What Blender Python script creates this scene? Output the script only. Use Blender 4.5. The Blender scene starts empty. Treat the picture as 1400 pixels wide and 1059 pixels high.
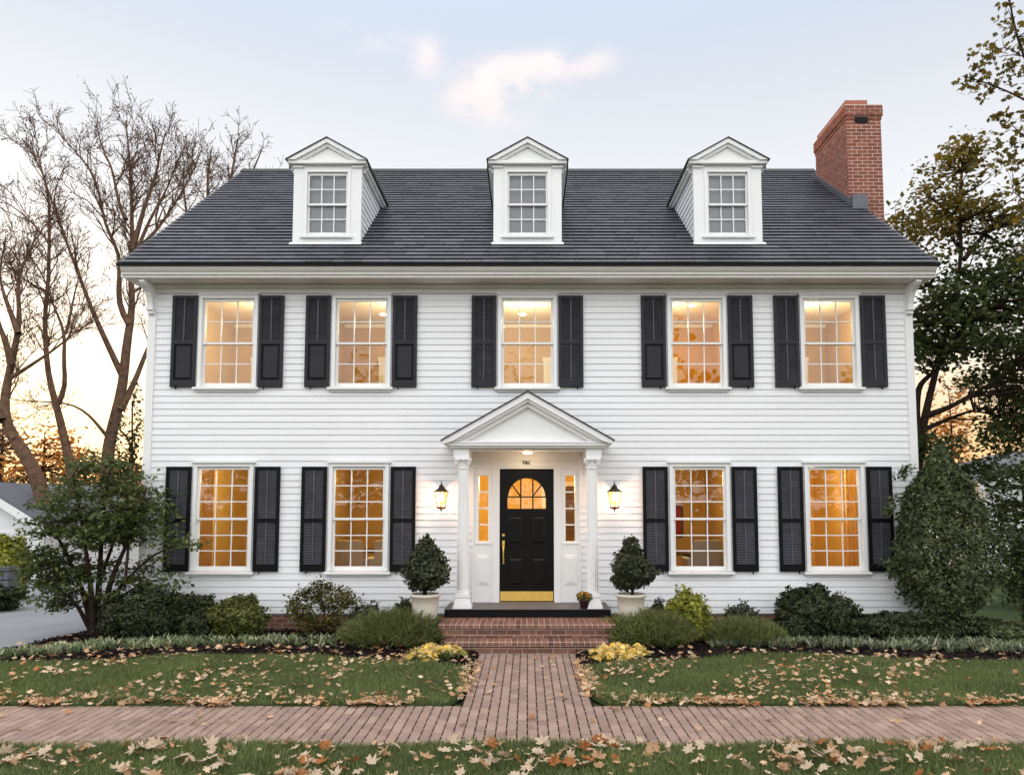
import bpy, math, random
import numpy as np
from mathutils import Vector
R = math.radians
random.seed(7); rng = np.random.default_rng(7)
S = bpy.context.scene; COL = S.collection

# ------------------------------------------------------------------ camera
H = 2.05; CY = -12.5; PITCH = R(4.5); FPX = 1040.0; PCX, PCY = 721.0, 608.0
cs, sn = math.cos(PITCH), math.sin(PITCH)
cam = bpy.data.cameras.new("camera"); cam.sensor_width = 36; cam.lens = FPX/1400*36
cam.shift_x = (700-PCX)/1400; cam.shift_y = (PCY-529.5)/1400; cam.clip_end = 3000; cam.clip_start = .05
co = bpy.data.objects.new("camera", cam); COL.objects.link(co)
co.location = (0, CY, H); co.rotation_euler = (R(90)+PITCH, 0, 0); S.camera = co
def ray(px, py):
    xr = (px-PCX)/FPX; yr = (PCY-py)/FPX
    return np.array([xr, cs-sn*yr, sn+cs*yr])
def P(px, py, Y):                       # point of the view ray at depth plane y = Y
    d = ray(px, py); t = (Y-CY)/d[1]
    return np.array([0, CY, H])+d*t
def G(px, py, z=0.):                    # point of the view ray on the level z
    d = ray(px, py); t = (z-H)/d[2]
    return np.array([0, CY, H])+d*t

# ------------------------------------------------------------------ object helpers
def tag(o, label=None, cat=None, group=None, kind=None):
    if label: o['label'] = label
    if cat: o['category'] = cat
    if group: o['group'] = group
    if kind: o['kind'] = kind
    return o
def thing(name, label, cat, loc=(0,0,0), group=None):
    o = bpy.data.objects.new(name, None); COL.objects.link(o); o.location = loc
    o.empty_display_size = .2
    return tag(o, label, cat, group, 'thing')
def link(name, me, m, parent=None):
    o = bpy.data.objects.new(name, me); COL.objects.link(o)
    if m is not None and not me.materials: me.materials.append(m)
    if parent is not None:
        o.parent = parent
        w = Vector((0,0,0)); p = parent
        while p: w += p.location; p = p.parent
        o.location = -w                  # mesh data is in world coordinates
    return o
def mesh(name, V, groups, smooth=False):
    """V: Nx3, groups: list of index arrays MxK"""
    me = bpy.data.meshes.new(name); V = np.asarray(V, np.float32)
    me.vertices.add(len(V)); me.vertices.foreach_set("co", V.ravel())
    loops = np.concatenate([np.asarray(g, np.int32).ravel() for g in groups])
    starts = []; b = 0
    for g in groups:
        g = np.asarray(g); n, k = g.shape
        starts.append(b+np.arange(n)*k); b += n*k
    starts = np.concatenate(starts).astype(np.int32)
    me.loops.add(len(loops)); me.loops.foreach_set("vertex_index", loops)
    me.polygons.add(len(starts)); me.polygons.foreach_set("loop_start", starts)
    if smooth: me.polygons.foreach_set("use_smooth", np.ones(len(starts), bool))
    me.update(calc_edges=True); me.validate()
    return me
class MB:
    def __init__(s): s.v = []; s.f = []
    def add(s, vs, fs):
        b = len(s.v); s.v.extend([tuple(map(float, q)) for q in vs]); s.f.extend([tuple(i+b for i in f) for f in fs]); return s
    def box(s, x0, x1, y0, y1, z0, z1):
        return s.add([(x0,y0,z0),(x1,y0,z0),(x1,y1,z0),(x0,y1,z0),(x0,y0,z1),(x1,y0,z1),(x1,y1,z1),(x0,y1,z1)],
              [(0,3,2,1),(4,5,6,7),(0,1,5,4),(1,2,6,5),(2,3,7,6),(3,0,4,7)])
    def hexa(s, a, b):                    # a: bottom 4 pts ccw, b: top 4 pts
        return s.add(list(a)+list(b), [(0,3,2,1),(4,5,6,7),(0,1,5,4),(1,2,6,5),(2,3,7,6),(3,0,4,7)])
    def poly(s, pts): return s.add(pts, [tuple(range(len(pts)))])
    def prism(s, prof, fn, a, b):         # prof: list of (p,q); fn(p,q,t) -> xyz
        n = len(prof); vs = [fn(p,q,a) for p,q in prof]+[fn(p,q,b) for p,q in prof]
        fs = [tuple(range(n))[::-1], tuple(range(n, 2*n))]+[(i,(i+1)%n,n+(i+1)%n,n+i) for i in range(n)]
        return s.add(vs, fs)
    def lathe(s, prof, c, n=24, mod=None, cap=True):
        vs = []; fs = []
        for r, z in prof:
            for i in range(n):
                a = 2*math.pi*(i+.5)/n; rr = r*(mod(i, z) if mod else 1)
                vs.append((c[0]+rr*math.cos(a), c[1]+rr*math.sin(a), c[2]+z))
        for k in range(len(prof)-1):
            for i in range(n):
                j = (i+1)%n; fs.append((k*n+i, k*n+j, (k+1)*n+j, (k+1)*n+i))
        if cap:
            fs.append(tuple(range(n))[::-1]); fs.append(tuple(range((len(prof)-1)*n, len(prof)*n)))
        return s.add(vs, fs)
    def tube(s, pts, rad, n=8):
        V, F = tube(pts, rad, n); return s.add(V, [tuple(f) for f in F])
    def frus(s, x0, x1, z0, z1, yb, yf, ins):   # raised panel: back rectangle at yb, smaller front rectangle at yf
        return s.add([(x0,yb,z0),(x1,yb,z0),(x1,yb,z1),(x0,yb,z1),(x0+ins,yf,z0+ins),(x1-ins,yf,z0+ins),(x1-ins,yf,z1-ins),(x0+ins,yf,z1-ins)],
              [(4,5,6,7),(0,1,5,4),(1,2,6,5),(2,3,7,6),(3,0,4,7)])
    def build(s, name, m, parent=None, smooth=False, bevel=0):
        me = bpy.data.meshes.new(name); me.from_pydata(s.v, [], s.f); me.update()
        if smooth: me.polygons.foreach_set("use_smooth", [True]*len(me.polygons)); me.update()
        o = link(name, me, m, parent)
        if bevel:
            b = o.modifiers.new("bevel", 'BEVEL'); b.width = bevel; b.segments = 2; b.limit_method = 'ANGLE'
        return o
def tube(pts, rad, n=6):
    pts = np.asarray(pts, float); rad = np.asarray(rad, float); m = len(pts)
    d = np.gradient(pts, axis=0); d /= np.linalg.norm(d, axis=1)[:, None]+1e-9
    ref = np.array([0.3, .9, .1]); u = np.cross(d, ref); u /= np.linalg.norm(u, axis=1)[:, None]+1e-9; w = np.cross(d, u)
    a = np.arange(n)*2*math.pi/n
    V = pts[:, None, :]+rad[:, None, None]*(np.cos(a)[None, :, None]*u[:, None, :]+np.sin(a)[None, :, None]*w[:, None, :])
    i = np.arange(m-1)[:, None]*n; j = np.arange(n)[None, :]; k = (j+1) % n
    F = np.stack([i+j, i+k, i+n+k, i+n+j], -1).reshape(-1, 4)
    return V.reshape(-1, 3), F
class Tubes:
    def __init__(s): s.V = []; s.F = []; s.n = 0
    def add(s, pts, rad, n=5):
        V, F = tube(pts, rad, n); s.V.append(V); s.F.append(F+s.n); s.n += len(V)
    def build(s, name, m, parent=None):
        return link(name, mesh(name, np.concatenate(s.V), [np.concatenate(s.F)], True), m, parent)
def unit(v): return v/(np.linalg.norm(v, axis=-1, keepdims=True)+1e-9)
def scatter(tv, tf, pos, nrm, size, along=None):
    """copies of a template (u along, v across, w normal) as one array mesh; returns V, F"""
    tv = np.asarray(tv, float); tf = np.asarray(tf, int); N = len(pos); K = len(tv)
    n = unit(np.asarray(nrm, float)); r = along if along is not None else rng.normal(size=(N, 3))
    t = unit(r-(r*n).sum(1, keepdims=True)*n); b = np.cross(n, t)
    V = pos[:, None, :]+size[:, None, None]*(tv[None, :, 0, None]*t[:, None, :]+tv[None, :, 1, None]*b[:, None, :]+tv[None, :, 2, None]*n[:, None, :])
    F = (np.arange(N)[:, None, None]*K+tf[None]).reshape(-1, tf.shape[1])
    return V.reshape(-1, 3), F
LEAF = ([(-.5,0,0),(-.1,-.3,.07),(.5,0,-.05),(-.1,.3,.07)], [(0,1,2),(0,2,3)])
OVAL = ([(-.5,0,0),(-.2,-.22,.04),(.2,-.2,.04),(.5,0,-.04),(.2,.2,.04),(-.2,.22,.04)], [(0,1,2,3),(0,3,4,5)])
def star():
    an = [0,20,32,55,72,98,115,140,180]; rd = [.55,.31,.42,.56,.33,.44,.26,.3,.12]
    pts = [(0,0,.0)]
    full = [(a,r) for a,r in zip(an,rd)]+[(360-a,r) for a,r in list(zip(an,rd))[1:-1][::-1]]
    for a,r in full: pts.append((r*math.cos(R(a)), r*math.sin(R(a)), -.28*r*r))
    n = len(full); return pts, [(0,1+i,1+(i+1)%n) for i in range(n)]
STAR = star()
NEEDLE = ([(0,-.05,0),(0,.05,0),(1,0,0)], [(0,1,2)])
def in_poly(x, y, poly):
    c = np.zeros(len(x), bool); n = len(poly)
    for i in range(n):
        x1,y1 = poly[i]; x2,y2 = poly[(i+1)%n]
        k = ((y1 > y) != (y2 > y)) & (x < (x2-x1)*(y-y1)/((y2-y1) if y2 != y1 else 1e-9)+x1); c ^= k
    return c
def sample(poly, n):
    p = np.array(poly); lo, hi = p.min(0), p.max(0); out = []; got = 0
    while got < n:
        q = rng.uniform(lo, hi, (n, 2)); q = q[in_poly(q[:,0], q[:,1], poly)]; out.append(q); got += len(q)
        if len(q) == 0: break
    return np.concatenate(out)[:n]

# ------------------------------------------------------------------ materials
def M0(name):
    m = bpy.data.materials.new(name); m.use_nodes = True; nt = m.node_tree
    return m, nt, nt.nodes["Principled BSDF"], nt.nodes["Material Output"]
def N(nt, t, **kw):
    n = nt.nodes.new(t)
    for k, v in kw.items(): setattr(n, k, v)
    return n
def mat(name, c, rough=.5, spec=.4, isl=0., noise=(0,0), bump=(0,0), cols=None, metal=0., stain=None):
    m, nt, p, out = M0(name); L = nt.links.new
    p.inputs['Roughness'].default_value = rough; p.inputs['Specular IOR Level'].default_value = spec; p.inputs['Metallic'].default_value = metal
    p.inputs['Base Color'].default_value = (*c, 1)
    tc = N(nt, 'ShaderNodeTexCoord'); geo = N(nt, 'ShaderNodeNewGeometry'); src = None
    if cols:
        r = N(nt, 'ShaderNodeValToRGB'); e = r.color_ramp.elements
        while len(e) < len(cols): e.new(.5)
        for i, q in enumerate(cols): e[i].position = i/(len(cols)-1); e[i].color = (*q, 1)
        L(geo.outputs['Random Per Island'], r.inputs[0]); src = r.outputs[0]
    if isl or noise[1]:
        hs = N(nt, 'ShaderNodeHueSaturation'); hs.inputs['Color'].default_value = (*c, 1)
        if src: L(src, hs.inputs['Color'])
        acc = None
        if isl:
            mr = N(nt, 'ShaderNodeMapRange'); mr.inputs[3].default_value = 1-isl; mr.inputs[4].default_value = 1+isl
            if cols:
                wn = N(nt, 'ShaderNodeTexWhiteNoise'); wn.noise_dimensions = '1D'; L(geo.outputs['Random Per Island'], wn.inputs['W']); L(wn.outputs['Value'], mr.inputs[0])
            else: L(geo.outputs['Random Per Island'], mr.inputs[0])
            acc = mr.outputs[0]
        if noise[1]:
            nz = N(nt, 'ShaderNodeTexNoise'); nz.inputs['Scale'].default_value = noise[0]; nz.inputs['Detail'].default_value = 5
            L(tc.outputs['Object'], nz.inputs['Vector'])
            mr = N(nt, 'ShaderNodeMapRange'); mr.inputs[1].default_value = .25; mr.inputs[2].default_value = .75; mr.inputs[3].default_value = 1-noise[1]; mr.inputs[4].default_value = 1+noise[1]
            L(nz.outputs['Fac'], mr.inputs[0])
            if acc:
                mu = N(nt, 'ShaderNodeMath', operation='MULTIPLY'); L(acc, mu.inputs[0]); L(mr.outputs[0], mu.inputs[1]); acc = mu.outputs[0]
            else: acc = mr.outputs[0]
        L(acc, hs.inputs['Value']); src = hs.outputs[0]
    if stain:                                  # (scale, colour, amount)
        nz = N(nt, 'ShaderNodeTexNoise'); nz.inputs['Scale'].default_value = stain[0]; nz.inputs['Detail'].default_value = 6; nz.inputs['Roughness'].default_value = .65
        L(tc.outputs['Object'], nz.inputs['Vector'])
        mr = N(nt, 'ShaderNodeMapRange'); mr.inputs[1].default_value = .5; mr.inputs[2].default_value = .75; mr.inputs[4].default_value = stain[2]; L(nz.outputs['Fac'], mr.inputs[0])
        mx = N(nt, 'ShaderNodeMixRGB'); mx.inputs[1].default_value = (*c, 1); mx.inputs[2].default_value = (*stain[1], 1)
        L(mr.outputs[0], mx.inputs[0])
        if src: L(src, mx.inputs[1])
        src = mx.outputs[0]
    if src: L(src, p.inputs['Base Color'])
    if bump[1]:
        nz = N(nt, 'ShaderNodeTexNoise'); nz.inputs['Scale'].default_value = bump[0]; nz.inputs['Detail'].default_value = 6
        L(tc.outputs['Object'], nz.inputs['Vector'])
        b = N(nt, 'ShaderNodeBump'); b.inputs['Strength'].default_value = bump[1]; b.inputs['Distance'].default_value = .01
        L(nz.outputs['Fac'], b.inputs['Height']); L(b.outputs[0], p.inputs['Normal'])
    return m
def foliage(name, cols, trans=.3, noise=(1.5,.3), rough=.5, spec=.3):
    m = mat(name, cols[0], rough, spec, isl=.3, noise=noise, cols=cols); nt = m.node_tree; L = nt.links.new
    p = nt.nodes["Principled BSDF"]; out = nt.nodes["Material Output"]
    t = N(nt, 'ShaderNodeBsdfTranslucent'); mx = N(nt, 'ShaderNodeMixShader'); mx.inputs[0].default_value = trans
    src = p.inputs['Base Color'].links[0].from_socket; L(src, t.inputs['Color'])
    L(p.outputs[0], mx.inputs[1]); L(t.outputs[0], mx.inputs[2]); L(mx.outputs[0], out.inputs['Surface'])
    return m
def emit(name, c, s):
    m, nt, p, out = M0(name); p.inputs['Base Color'].default_value = (*c, 1); p.inputs['Emission Color'].default_value = (*c, 1); p.inputs['Emission Strength'].default_value = s
    return m
def glass(name, ior=1.9, tint=(1,1,1), wave=.0):
    m, nt, p, out = M0(name); L = nt.links.new; nt.nodes.remove(p)
    t = N(nt, 'ShaderNodeBsdfTransparent'); t.inputs[0].default_value = (*tint, 1); g = N(nt, 'ShaderNodeBsdfGlossy'); g.inputs['Roughness'].default_value = .01
    f = N(nt, 'ShaderNodeFresnel'); f.inputs['IOR'].default_value = ior; mx = N(nt, 'ShaderNodeMixShader')
    if wave:
        tc = N(nt, 'ShaderNodeTexCoord'); nz = N(nt, 'ShaderNodeTexNoise'); nz.inputs['Scale'].default_value = 2.2; nz.inputs['Detail'].default_value = 2
        L(tc.outputs['Object'], nz.inputs['Vector']); b = N(nt, 'ShaderNodeBump'); b.inputs['Strength'].default_value = wave; b.inputs['Distance'].default_value = .05
        L(nz.outputs['Fac'], b.inputs['Height']); L(b.outputs[0], g.inputs['Normal'])
    L(f.outputs[0], mx.inputs[0]); L(t.outputs[0], mx.inputs[1]); L(g.outputs[0], mx.inputs[2]); L(mx.outputs[0], out.inputs['Surface'])
    return m
W_SIDE = mat("white_clapboard_paint", (.80,.80,.81), .5, .35, isl=.022, noise=(.7,.02), bump=(60,.06), stain=(1.3,(.66,.66,.66),.16))
W_TRIM = mat("white_trim_paint", (.81,.81,.80), .42, .4, noise=(2,.02), bump=(40,.04))
W_CREAM = mat("cornice_paint", (.76,.735,.70), .45, .4, noise=(2,.03))
SLATE = mat("slate_shingle", (.075,.077,.094), .5, .5, isl=.25, noise=(6,.14), bump=(50,.35), cols=[(.064,.066,.084),(.092,.093,.112),(.074,.075,.09)], stain=(.45,(.11,.112,.128),.5))
SLATEB = mat("roof_edge_black", (.012,.012,.014), .5)
CHAR = mat("charcoal_paint", (.026,.0255,.031), .5, .2, noise=(5,.1), bump=(30,.05))
BLACK = mat("black_paint", (.004,.004,.005), .5, .15, noise=(5,.1), bump=(30,.05))
DOORB = mat("door_gloss_black", (.005,.0045,.0045), .3, .22, bump=(12,.03))
LOUV = mat("sky_lit_louver_paint", (.085,.085,.098), .55, .3, noise=(6,.2))  # slats lighter than their frame: the skylight they catch is painted in
LOUVC = mat("sky_lit_charcoal_louver", (.075,.075,.088), .55, .3, noise=(6,.2))  # same for the charcoal shutters, skylight put into the slat colour
BRICK = mat("red_brick", (.24,.085,.055), .85, .2, isl=.25, noise=(18,.22), bump=(90,.5), cols=[(.20,.09,.062),(.245,.118,.082),(.165,.07,.05),(.225,.112,.083)])
BRICKC = mat("chimney_brick", (.33,.10,.065), .85, .2, isl=.15, noise=(18,.18), bump=(90,.4), cols=[(.25,.075,.050),(.29,.095,.066),(.21,.066,.045)], stain=(1.6,(.12,.06,.045),.35))
PAVE = mat("paving_brick", (.33,.22,.18), .8, .25, isl=.11, noise=(5,.14), bump=(70,.4), cols=[(.32,.218,.172),(.355,.25,.205),(.27,.185,.148),(.34,.232,.182)], stain=(.9,(.25,.18,.155),.45))
MORTAR = mat("mortar", (.58,.50,.42), .95, .1, noise=(20,.15), bump=(120,.4))
MORTD = mat("joint_sand", (.02,.015,.013), .95, .1)
LAWN = mat("lawn_soil", (.05,.07,.022), .9, .1, noise=(3,.3), bump=(40,.6))
EARTH = mat("ground_grass", (.055,.08,.03), .95, .1, noise=(.4,.35), bump=(8,.6))
MULCH = mat("dark_mulch", (.014,.009,.009), .95, .1, noise=(14,.5), bump=(45,1.))
CHIPS = mat("mulch_bark", (.02,.012,.011), .9, .15, isl=.6, cols=[(.012,.008,.008),(.026,.016,.015),(.018,.011,.011)])
DRIVE = mat("driveway_concrete", (.27,.28,.295), .85, .2, noise=(1.2,.12), bump=(60,.3), stain=(.5,(.3,.31,.33),.5))
ROADM = mat("road_asphalt", (.05,.05,.052), .9, .2, noise=(6,.2), bump=(80,.5))
KERBM = mat("kerb_concrete", (.4,.39,.37), .9, .2, noise=(4,.1), bump=(60,.3))
DECK = mat("grey_deck_boards", (.16,.14,.13), .65, .3, isl=.12, noise=(6,.15), bump=(30,.2))
BRASS = mat("brass", (.95,.62,.16), .42, .5, metal=.85, noise=(8,.06))
LEAD = mat("lead_flashing", (.12,.125,.14), .5, .5, noise=(8,.2), metal=.4)
BRONZE = mat("dark_bronze", (.02,.012,.008), .4, .5)
POTM = mat("cream_glazed_clay", (.62,.56,.47), .55, .4, noise=(4,.08), bump=(14,.15), stain=(3,(.48,.42,.34),.5))
MAROON = mat("maroon_pot", (.045,.016,.022), .5)
GLASS = glass("window_glass", 1.78, (.97,.97,.96), .035)
GLASSL = glass("lantern_glass", 1.4)
m_, nt_, p_, o_ = M0("seeded_amber_glass"); nt_.nodes.remove(p_); t_ = N(nt_, "ShaderNodeBsdfTransparent"); u_ = N(nt_, "ShaderNodeBsdfTranslucent"); u_.inputs[0].default_value = (.9,.48,.14,1); x_ = N(nt_, "ShaderNodeMixShader"); x_.inputs[0].default_value = .3; nt_.links.new(t_.outputs[0], x_.inputs[1]); nt_.links.new(u_.outputs[0], x_.inputs[2]); nt_.links.new(x_.outputs[0], o_.inputs[0]); GLASSL = m_
BARK = mat("brown_bark", (.13,.078,.052), .95, .1, noise=(6,.45), bump=(22,1.))
BARKD = mat("dark_bark", (.035,.024,.018), .95, .1, noise=(6,.4), bump=(22,1.))
BUDS = foliage("red_brown_buds", [(.10,.032,.024),(.16,.055,.03),(.08,.03,.03)], .2)

# ------------------------------------------------------------------ world, sun
SUN_AZ = R(-33); SUN_EL = R(3.5)
sd = Vector((math.sin(SUN_AZ)*math.cos(SUN_EL), math.cos(SUN_AZ)*math.cos(SUN_EL), math.sin(SUN_EL)))
w = bpy.data.worlds.new("World"); S.world = w; w.use_nodes = True; nt = w.node_tree; nt.nodes.clear(); L = nt.links.new
out = N(nt, 'ShaderNodeOutputWorld'); tc = N(nt, 'ShaderNodeTexCoord'); D = tc.outputs['Generated']
sky = N(nt, 'ShaderNodeTexSky'); sky.sky_type = 'NISHITA'; sky.sun_disc = False; sky.sun_elevation = SUN_EL; sky.sun_rotation = SUN_AZ; sky.dust_density = .5
bg1 = N(nt, 'ShaderNodeBackground'); bg1.inputs['Strength'].default_value = .05; L(sky.outputs[0], bg1.inputs['Color'])
sep = N(nt, 'ShaderNodeSeparateXYZ'); L(D, sep.inputs[0])
rp = N(nt, 'ShaderNodeValToRGB'); rp.color_ramp.interpolation = 'LINEAR'; el = rp.color_ramp.elements
stops = [(0,(1.0,.50,.20)),(.09,(1.0,.64,.34)),(.15,(1.0,.82,.62)),(.21,(.96,.90,.84)),(.29,(.87,.865,.865)),(.42,(.745,.75,.79)),(.455,(.71,.725,.77)),(.49,(.655,.68,.74)),(.53,(.55,.605,.705)),(.57,(.455,.54,.665)),(.63,(.40,.485,.62)),(1,(.40,.485,.62))]
while len(el) < len(stops): el.new(.5)
for e, (p_, c_) in zip(el, stops): e.position = p_; e.color = (*c_, 1)
L(sep.outputs['Z'], rp.inputs[0])
def vm(op, a, b=None):
    n = N(nt, 'ShaderNodeVectorMath', operation=op); L(a, n.inputs[0])
    if b is not None:
        if isinstance(b, (tuple, Vector)): n.inputs[1].default_value = tuple(b)
        else: L(b, n.inputs[1])
    return n
def fm(op, a, b=0.):
    n = N(nt, 'ShaderNodeMath', operation=op)
    for i, q in enumerate((a, b)):
        if isinstance(q, (int, float)): n.inputs[i].default_value = q
        else: L(q, n.inputs[i])
    return n.outputs[0]
def mixc(fac, a, b, mode='MIX'):
    n = N(nt, 'ShaderNodeMixRGB', blend_type=mode); L(fac, n.inputs[0]) if not isinstance(fac, (int, float)) else setattr(n.inputs[0], 'default_value', fac)
    for i, q in ((1, a), (2, b)):
        if isinstance(q, tuple): n.inputs[i].default_value = (*q, 1)
        else: L(q, n.inputs[i])
    return n.outputs[0]
def mrange(v, a, b, c=0., d=1., smooth=True):
    n = N(nt, 'ShaderNodeMapRange'); n.interpolation_type = 'SMOOTHSTEP' if smooth else 'LINEAR'
    L(v, n.inputs[0]); n.inputs[1].default_value = a; n.inputs[2].default_value = b; n.inputs[3].default_value = c; n.inputs[4].default_value = d
    return n.outputs[0]
dot = vm('DOT_PRODUCT', D, sd).outputs['Value']
glow = fm('POWER', fm('MAXIMUM', dot, 0.), 18.)
low = mrange(sep.outputs['Z'], .0, .17, 1., 0.)
colr = mixc(fm('MULTIPLY', glow, low), rp.outputs[0], (1.2,.52,.12))
colr = mixc(fm('MULTIPLY', fm('MULTIPLY', fm('POWER', fm('MAXIMUM', dot, 0.), 22.), .7), mrange(sep.outputs['Z'], .22, .42, 1., 0.)), colr, (1.2,1.06,.88))
# evening cloud wisps: soft noise masked round their directions in the sky
nz = N(nt, 'ShaderNodeTexNoise'); nz.inputs['Scale'].default_value = 13; nz.inputs['Detail'].default_value = 9; nz.inputs['Roughness'].default_value = .6
L(vm('MULTIPLY', D, (1, 1, 1.7)).outputs[0], nz.inputs['Vector'])
for px, py, sx, sz, amt in ((672,120,.055,.038,.95),(715,104,.06,.028,.9),(765,88,.06,.022,.8),(810,84,.045,.016,.45),(585,80,.025,.03,.7),(505,52,.06,.016,.35),(645,136,.05,.028,.6),(690,160,.05,.03,.25)):
    c = unit(ray(px, py)); v = vm('MULTIPLY', vm('SUBTRACT', D, tuple(c)).outputs[0], (1/sx, 1/sx, 1/sz)).outputs[0]
    ln = vm('LENGTH', v).outputs['Value']
    mk = fm('MULTIPLY', mrange(ln, 0., 1.25, 1., 0.), mrange(nz.outputs['Fac'], .36, .60))
    colr = mixc(fm('MULTIPLY', mk, amt), colr, (1.0,.84,.80))
# extra sky brightness added behind the camera and overhead, to light the facade
rear = mrange(sep.outputs['Y'], .25, -.55, 0., 1.)
hi = mrange(sep.outputs['Z'], .45, .95, 0., .7)
fac = fm('MAXIMUM', rear, hi)
colr = mixc(fac, colr, (1.93,1.93,1.96))
bg2 = N(nt, 'ShaderNodeBackground'); bg2.inputs['Strength'].default_value = 1.; L(colr, bg2.inputs['Color'])
ad = N(nt, 'ShaderNodeAddShader'); L(bg1.outputs[0], ad.inputs[0]); L(bg2.outputs[0], ad.inputs[1]); L(ad.outputs[0], out.inputs['Surface'])
sl = bpy.data.lights.new("sun", 'SUN'); sl.energy = .8; sl.angle = R(4); sl.color = (1,.66,.36)
so = bpy.data.objects.new("sun", sl); COL.objects.link(so); so.rotation_euler = sd.to_track_quat('Z', 'Y').to_euler(); so.location = (-20, 20, 20)
S.view_settings.view_transform = 'Standard'; S.view_settings.look = 'None'; S.view_settings.exposure = .1; S.view_settings.gamma = 1
S.cycles.use_denoising = True; S.cycles.max_bounces = 8; S.cycles.transparent_max_bounces = 12; S.cycles.sample_clamp_indirect = 4; S.cycles.caustics_reflective = False; S.cycles.caustics_refractive = False

# ------------------------------------------------------------------ brick helpers
def brick_face(mb, u0, u1, z0, z1, place, bl=.2, bh=.062, j=.011, out=.006, back=.02):
    row = 0; z = z0
    while z < z1-.01:
        zt = min(z+bh, z1); u = u0-(bl/2+j/2 if row % 2 else 0)
        while u < u1:
            a, b = max(u, u0), min(u+bl, u1)
            if b-a > .02:
                o = out+random.uniform(-.0015, .0015)
                pts = lambda off, zz: (place(a, off, zz), place(b, off, zz))
                (p0, p1), (p2, p3) = pts(-back, z), pts(o, z)
                (q0, q1), (q2, q3) = pts(-back, zt), pts(o, zt)
                mb.hexa((p2, p3, p1, p0), (q2, q3, q1, q0))
            u += bl+j
        z += bh+j; row += 1

# ------------------------------------------------------------------ HOUSE
house = thing("house", "white clapboard colonial house with dark slate roof, three dormers and black shutters", "house", (0, 4, 0))
X0, X1, YB = -6.29, 6.39, 8.9
zS0 = H-1.75; zS1 = H+3.50; zSOF = H+3.66; zEAVE = H+3.83; zR = H+7.65; YR = 4.45
UP = (H+1.945, H+3.434); LO = (H-1.07, H+.624); OW = .432
ups = [-4.98, -2.76, 0., 2.82, 5.03]; los = [-4.98, -2.76, 2.82, 5.03]
opens = []
for c in ups: opens.append((c-OW-.05, c+OW+.05, UP[0]-.03, UP[1]+.05))
for c in los: opens.append((c-OW-.05, c+OW+.05, LO[0]-.03, LO[1]+.05))
entry = (-.90, .87, H-1.75, H+.632); opens.append(entry)
def free(u0, u1, zm, ops):
    iv = [(u0, u1)]
    for a, b, c, d in ops:
        if c < zm < d:
            nv = []
            for p, q in iv:
                if b <= p or a >= q: nv.append((p, q)); continue
                if a > p: nv.append((p, a))
                if b < q: nv.append((b, q))
            iv = nv
    return iv
EXP = .1075
def clap(mb, z0, z1, ops, place, span):
    z = z0
    while z < z1-.005:
        zt = min(z+EXP, z1)
        cuts = sorted({z, zt}|{c for o in ops for c in o[2:] if z < c < zt})
        for c, d in zip(cuts[:-1], cuts[1:]):
            zm = (c+d)/2; u0, u1 = span(zm)
            of = lambda q: .002+.014*(z+EXP-q)/EXP
            for a, b in free(u0, u1, zm, ops):
                xs = [a]; q = a+random.uniform(.6, 3.6)
                while q < b-.4: xs.append(q); q += random.uniform(2.4, 4.2)
                xs.append(b)
                for p, q in zip(xs[:-1], xs[1:]):
                    q2 = q-.0015 if q < b else q
                    vs = [place(p, of(c), c), place(q2, of(c), c), place(q2, of(d), d), place(p, of(d), d)]; fs = [(0,1,2,3)]
                    if c == z: vs += [place(p, -.004, c), place(q2, -.004, c)]; fs.append((0,4,5,1))
                    mb.add(vs, fs)
        z += EXP
mb = MB()
clap(mb, zS0, zS1+.02, opens, lambda u, o, z: (u, -o, z), lambda z: (X0+.02, X1-.02))
def gspan(z):
    if z < zEAVE: return (.02, YB-.02)
    k = (z-zEAVE)/(zR-zEAVE); return (.02+k*YR*.98, YB-.02-k*YR*.98)
clap(mb, zS0, zR-.25, [], lambda u, o, z: (X0-o, u, z), gspan)
clap(mb, zS0, zR-.25, [], lambda u, o, z: (X1+o, u, z), gspan)
mb.build("siding", W_SIDE, house)
# sheathing behind the boards, with the openings left free
def holes(mb, x0, x1, z0, z1, ops, y):
    xs = sorted({x0, x1}|{q for o in ops for q in o[:2] if x0 < q < x1}); zs = sorted({z0, z1}|{q for o in ops for q in o[2:] if z0 < q < z1})
    for a, b in zip(xs[:-1], xs[1:]):
        for c, d in zip(zs[:-1], zs[1:]):
            if not any(o[0] < (a+b)/2 < o[1] and o[2] < (c+d)/2 < o[3] for o in ops): mb.poly([(a,y,c),(b,y,c),(b,y,d),(a,y,d)])
mb = MB(); holes(mb, X0+.01, X1-.01, zS0-.02, zSOF, opens, .012)
mb.poly([(X0+.01,.02,zS0),(X0+.01,YB,zS0),(X0+.01,YB,zEAVE),(X0+.01,YR,zR-.2),(X0+.01,.02,zEAVE)]); mb.poly([(X1-.01,.02,zS0),(X1-.01,YB,zS0),(X1-.01,YB,zEAVE),(X1-.01,YR,zR-.2),(X1-.01,.02,zEAVE)])
mb.poly([(X0,YB,zS0),(X1,YB,zS0),(X1,YB,zEAVE),(X0,YB,zEAVE)])
mb.build("wall_sheathing", W_TRIM, house)
# corner boards, frieze, water table
mb = MB()
for a, b in ((X0-.03, X0+.10), (X1-.10, X1+.03)):
    mb = MB(); mb.box(a, b, -.034, .10, zS0-.01, zS1+.02); mb.build("corner_board", W_TRIM, house, bevel=.004)
mb = MB(); mb.box(X0-.035, X1+.035, -.036, .012, zS1+.022, zSOF-.001); mb.box(X0-.05, X1+.05, -.10, -.038, zSOF-.06, zSOF-.001); mb.build("frieze_board", W_CREAM, house, bevel=.004)
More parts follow.
